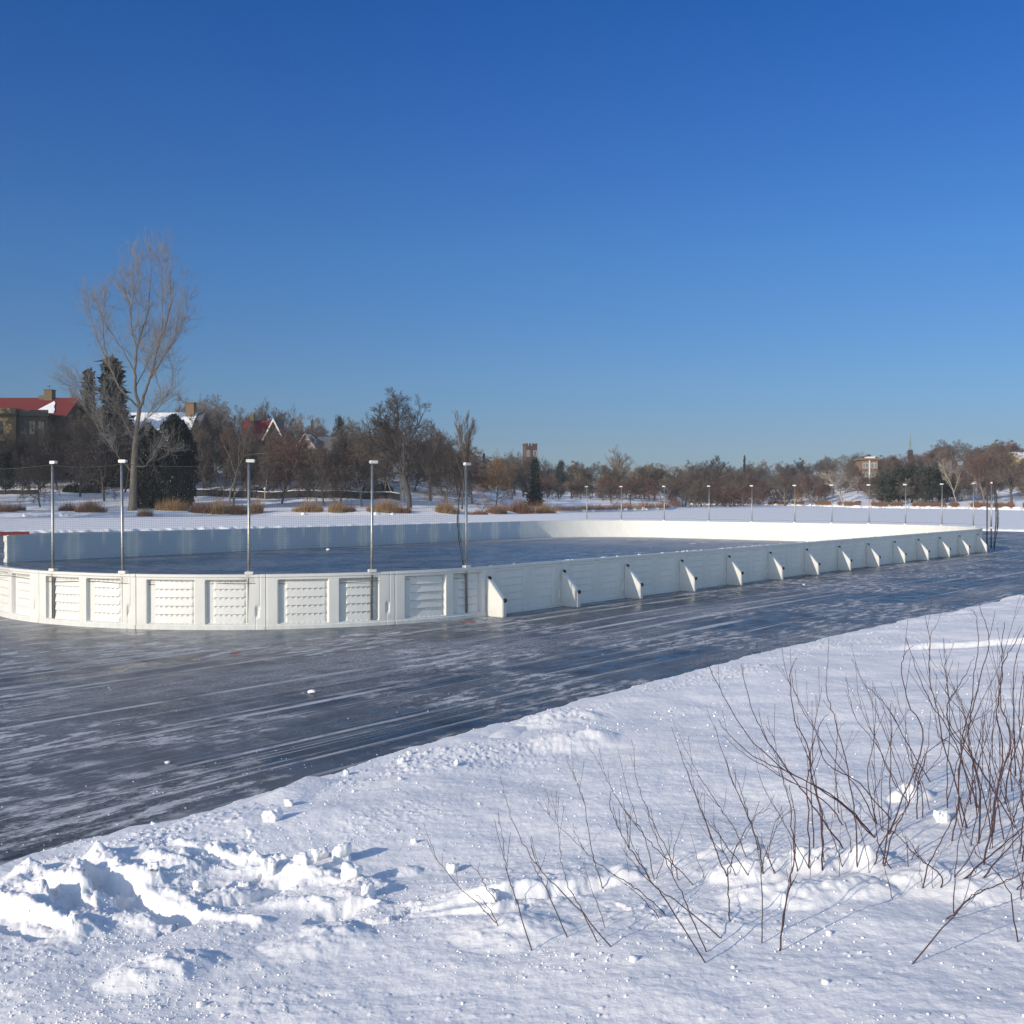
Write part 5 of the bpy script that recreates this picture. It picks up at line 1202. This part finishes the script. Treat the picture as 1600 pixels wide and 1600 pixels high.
# shrub stems, each traced in its own vertical surface
sA = lambda pts: z1(pts, 450, 960, 3.404); sB = lambda pts: z1(pts, 850, 960, 3.405); sC = lambda pts: z1(pts, 1200, 920, 3.1375)
STEMS = {
 "a": [sA(p) for p in [[(1025,1550),(930,1470),(800,1310),(770,1240),(735,1165)], [(1140,1530),(1060,1460),(1010,1370),(955,1310)], [(1225,1550),(1180,1420),(1150,1300),(1140,1180),(1120,1090)],
   [(1530,1550),(1400,1420),(1330,1340),(1280,1270),(1210,1130),(1160,980),(1120,825)], [(1410,1540),(1350,1420),(1310,1350),(1290,1290)], [(1165,1510),(1090,1440),(1020,1380)], [(1060,1550),(1010,1500),(985,1480)]]],
 "b": [sB(p) for p in [[(190,1550),(120,1430),(90,1310),(75,1140),(40,950)], [(600,1550),(480,1450),(380,1390),(270,1310),(200,1240),(60,1110),(5,1010)], [(210,1250),(180,1190),(140,1120),(90,995)], [(320,1445),(280,1350),(250,1230),(215,1010),(180,900),(115,775)],
   [(290,1550),(240,1420),(212,1300)], [(820,1435),(700,1340),(600,1250),(520,1160),(420,1030),(350,910),(290,790),(230,695)], [(725,1415),(690,1330),(600,1150),(545,1030),(500,910),(478,790),(485,690)], [(590,1410),(550,1230),(500,1110),(450,950),(390,700)],
   [(665,1550),(580,1430),(500,1310),(430,1200),(370,1080),(350,1010),(360,940)], [(580,1400),(480,1250),(440,1110),(405,870)], [(760,1550),(690,1400),(620,1240),(570,1120),(545,1040)], [(590,1410),(630,1320),(670,1240),(685,1130)], [(675,1350),(700,1220),(755,1065)],
   [(735,1550),(600,1460),(460,1300),(425,1200)], [(560,1550),(440,1440),(320,1350)], [(470,1420),(440,1320),(430,1210)]]],
 "c": [sB(p) for p in [[(860,1400),(810,1270),(775,1150)], [(985,1390),(920,1270),(860,1090),(800,950),(740,780),(680,600)], [(1085,1290),(1020,1150),(940,1030),(850,900),(780,770),(690,580)], [(1105,1380),(1000,1270),(920,1160),(860,1090),(830,1000)],
   [(985,1550),(980,1400),(1000,1300),(1040,1200),(1100,1110),(1140,1060),(1210,1030)], [(1170,1380),(1140,1220),(1100,1110),(1040,970),(990,850),(935,690),(910,590)], [(1160,1550),(1160,1350),(1200,1220),(1270,1080),(1330,1040)], [(1240,1370),(1180,1260),(1150,1150)],
   [(1030,1380),(960,1270),(880,1190),(815,1100)], [(1150,1250),(1100,1110),(1050,950),(1005,820)], [(900,1200),(850,1080),(800,930),(780,800)], [(960,1260),(935,1180),(905,1100),(905,1005)], [(1285,1550),(1310,1400),(1340,1200),(1330,1040)]]],
 "d": [sC(p) for p in [[(540,1215),(400,1080),(280,990),(140,920),(-70,820),(-205,700),(-240,640)], [(545,1220),(400,1090),(250,980),(60,870),(-100,720),(-220,520),(-290,370),(-310,250)], [(440,1360),(430,1150),(400,950),(370,800),(330,640),(300,560),(285,470),(290,380),(300,245)], [(415,1300),(300,1180),(200,1030),(100,890),(0,750),(-60,630),(-110,480),(-130,370)],
   [(385,1160),(300,1060),(200,990),(100,940),(0,880),(-130,800),(-220,720)], [(265,1380),(270,1200),(250,1050),(210,900),(200,780),(130,640),(110,450),(115,390),(140,335)], [(145,1385),(120,1200),(105,1040),(60,900),(30,740),(-20,660)], [(205,1370),(200,1180),(195,950),(215,850),(225,750),(265,650),(295,615)],
   [(225,1280),(215,1100),(210,800),(235,640),(265,480)], [(275,1340),(260,1150),(225,900),(165,760),(130,640)], [(85,1555),(110,1430),(130,1300),(130,1100),(100,960)], [(350,1100),(330,900),(335,800),(345,700),(372,650)], [(375,1370),(330,1250),(270,1100),(220,950),(200,850)], [(410,1340),(405,1250),(370,1130),(340,1000)],
   [(540,1150),(450,990),(330,850),(230,690),(150,560),(110,410)], [(620,1130),(500,1010),(420,930),(280,850),(240,700),(180,600),(70,390)], [(40,1390),(0,1310),(-60,1180)], [(0,1290),(30,1160),(100,1060)]]],
 "e": [sC(p) for p in [[(630,1380),(560,1300),(530,1200),(520,1080),(525,990),(560,930),(600,920)], [(510,1360),(560,1240),(640,1130),(700,1040),(760,920),(830,840),(880,700)], [(565,1365),(600,1230),(660,1110),(720,960),(750,850),(820,770),(960,680),(1100,590)], [(560,1350),(590,1150),(600,900),(605,700),(600,560)],
   [(700,1050),(600,900),(520,720),(460,590),(425,350)], [(660,1010),(600,910),(530,760),(440,650),(400,530),(380,410)], [(810,950),(700,790),(600,600),(520,510),(460,460)], [(540,1160),(490,930),(520,720),(528,530)], [(800,1085),(760,960),(700,820),(640,700)], [(845,1465),(850,1410),(780,1350),(700,1280),(640,1210),(520,1140),(440,1040)],
   [(690,1380),(680,1250),(640,1160)], [(745,1465),(800,1330),(870,1200),(930,1070),(960,980)], [(730,1130),(735,950),(780,800),(795,600)], [(580,1210),(640,1080),(760,740),(690,560),(655,420),(665,330),(710,280)], [(690,1330),(740,1255),(720,1300)], [(760,1120),(750,960),(680,800),(675,560)]]],
 "f": [sC(p) for p in [[(895,1240),(930,1070),(940,850),(960,700),(1000,560),(1010,420),(1030,250),(1015,120),(990,105)], [(985,1175),(920,950),(870,800),(830,600),(790,420),(795,280),(770,130)], [(1040,1080),(980,930),(900,720),(800,560),(720,380),(680,240)], [(1030,1250),(1040,1000),(1000,830),(980,700),(1010,560),(1050,400),(1085,270),(1065,170),(1035,80)],
   [(1105,1235),(1060,1030),(990,800),(900,600),(870,380),(862,260)], [(955,1170),(935,1000),(950,800),(970,640),(880,520),(880,430),(910,345)], [(1160,1060),(1040,880),(900,700),(880,570),(930,480),(980,400),(1010,330)], [(880,1080),(880,850),(890,650),(880,480),(870,300)], [(1225,1170),(1100,980),(1000,820),(900,680),(850,590),(800,480),(795,250),(830,170)],
   [(890,1410),(1000,1300),(1060,1160),(1110,950),(1170,830),(1200,740)], [(1025,1070),(1000,900),(1040,740),(1050,600)], [(990,1230),(960,1130),(970,1040)], [(1080,1000),(1090,800),(1120,600),(1130,560)], [(1000,1060),(960,880),(900,760),(830,700),(825,420)], [(1020,1090),(1010,950),(950,820),(940,600),(900,470)]]],
 "g": [sC(p) for p in [[(1045,1360),(1090,1200),(1110,1050),(1150,800),(1120,600),(1150,420),(1145,300),(1160,165)], [(1100,1200),(1130,950),(1190,780),(1170,650),(1140,560),(1150,380),(1200,280),(1250,190)], [(910,1445),(1040,1350),(1160,1250),(1255,1160),(1380,1010)], [(945,1555),(1040,1490),(1150,1440),(1255,1390),(1400,1300)], [(1040,1410),(1130,1320),(1255,1190),(1380,1080)],
   [(1195,1550),(1180,1480),(1100,1370),(1030,1310),(990,1230),(960,1190)], [(1195,1140),(1230,1050),(1300,880)], [(1210,1465),(1300,1370)], [(950,1555),(1010,1500),(1085,1460)], [(1250,960),(1220,820),(1190,700),(1150,520)], [(1200,1000),(1190,850),(1210,700),(1190,440)], [(1160,1060),(1180,900),(1240,700),(1250,560),(1250,400)], [(1300,1250),(1240,1000),(1250,800),(1230,600),(1260,400)], [(1340,1200),(1290,950),(1300,700),(1270,450)],
   [(1290,1100),(1250,1000),(1150,830),(1130,700)], [(1270,1300),(1200,1120),(1170,1000)], [(1230,1300),(1260,1100),(1330,900)]]]}
SL = {"a": "leftmost sparse group of thin bare stems rising from the bottom edge, middle", "b": "wide group of bare stems leaning left over the curved plough track", "c": "loose bare shrub leaning left above the lumpy snow pile",
      "d": "dense dark red shrub whose longest stems arch far to the left", "e": "fan shaped shrub of crossing red stems behind the round snow mound", "f": "tallest tangle of red stems, just left of the right edge", "g": "shrub of thick red stems cut by the right edge of the photo"}
rs2 = random.Random(21)
for key, stems in STEMS.items():
    bases = []; data = []
    for pts in stems:
        pts = list(pts)
        if pts[0][1] > 1410:     # carry on below the photograph's edge down to the snow
            (x0, y0), (x1, y1) = pts[0], pts[1]; ex = rs2.uniform(12, 95); sc_ = ex / max(20, y0 - y1); pts = [(x0 + (x0 - x1) * sc_, y0 + ex)] + pts
        data.append(pts)
    if key in "defg":
        src = list(data)
        for q in range({"d": 5, "e": 7, "f": 12, "g": 14}[key]):
            bx, by = rs2.choice(src)[0]; bx += rs2.uniform(-26, 26); by = min(by, 1415) + rs2.uniform(-14, 14); hgt = rs2.uniform(70, 330) if key in "fg" else rs2.uniform(60, 250)
            tx = bx + rs2.uniform(-.45, .35) * hgt; k1, k2 = rs2.uniform(-.10, .10) * hgt, rs2.uniform(-.06, .06) * hgt
            data.append([(bx, by), (bx + (tx - bx) * .3 + k1, by - hgt * .33), (bx + (tx - bx) * .65 + k1 + k2, by - hgt * .68), (tx + k2, by - hgt)])
    hits = [bank_hit(*p[0]) for p in data]
    meanY = np.median([h[1] for h in hits]); root = None
    cx = float(np.mean([h[0] for h in hits])); root = empty("bare_shrub", (cx, float(meanY), bankz(cx, float(meanY)))); tag(root, SL[key], "shrub", "bare red shrubs on the snow bank")
    ox = np.array(root.location)
    mat = M_stem if key in "defg" else M_stem_g
    for si, (pts, hit) in enumerate(zip(data, hits)):
        D0 = hit[1]; n = len(pts); lean = rs2.uniform(-.25, .25); Q = np.array([at_d(a, b, D0 + lean * (i / (n - 1)) ** 1.3) for i, (a, b) in enumerate(pts)])
        Q[0, 2] -= .03
        tt = np.linspace(0, n - 1, (n - 1) * 5 + 1)
        # catmull-rom smoothing
        E = np.vstack([2 * Q[0] - Q[1], Q, 2 * Q[-1] - Q[-2]]); out = []
        for s_ in tt:
            i = min(int(s_), n - 2); f = s_ - i; p0, p1, p2, p3 = E[i], E[i + 1], E[i + 2], E[i + 3]
            out.append(.5 * (2 * p1 + (p2 - p0) * f + (2 * p0 - 5 * p1 + 4 * p2 - p3) * f * f + (3 * p1 - 3 * p2 + p3 - p0) * f ** 3))
        Q = np.array(out); Lh = np.linalg.norm(np.diff(Q, axis=0), axis=1).sum(); Q[1:] += np.random.default_rng(rs2.randrange(9999)).normal(size=(len(Q) - 1, 3)) * .0025
        r0 = (.0017 + .0016 * min(1.3, Lh)) * rs2.uniform(.85, 1.2) * (1.0 if key in "ab" else 1.15)
        if key == "g" and pts[-1][0] > 1590: r0 *= 1.35
        if si >= len(stems): r0 *= .72
        mb = MB(); rr = r0 * (1 - .72 * np.linspace(0, 1, len(Q))); mb.tube(Q - ox, rr, 6)
        for b in range(rs2.randrange(2, 5) if Lh > .5 else rs2.randrange(0, 2)):
            i = rs2.randrange(len(Q) // 3, len(Q) - 2); d = Q[i + 1] - Q[i]; d /= np.linalg.norm(d); L = rs2.uniform(.06, .26) * min(1, Lh)
            nd = d + np.array([rs2.uniform(-.7, .7), rs2.uniform(-.7, .7), .25]); nd /= np.linalg.norm(nd); P = [Q[i] - ox]
            for q in range(4): nd = nd + np.array([0, 0, .12]) + np.array([rs2.uniform(-.06, .06) for _ in range(3)]); nd /= np.linalg.norm(nd); P.append(P[-1] + nd * L / 4)
            mb.tube(P, np.linspace(rr[i] * .6, .0011, 5), 5)
        mb.build("stem", mat, root, smooth=True)
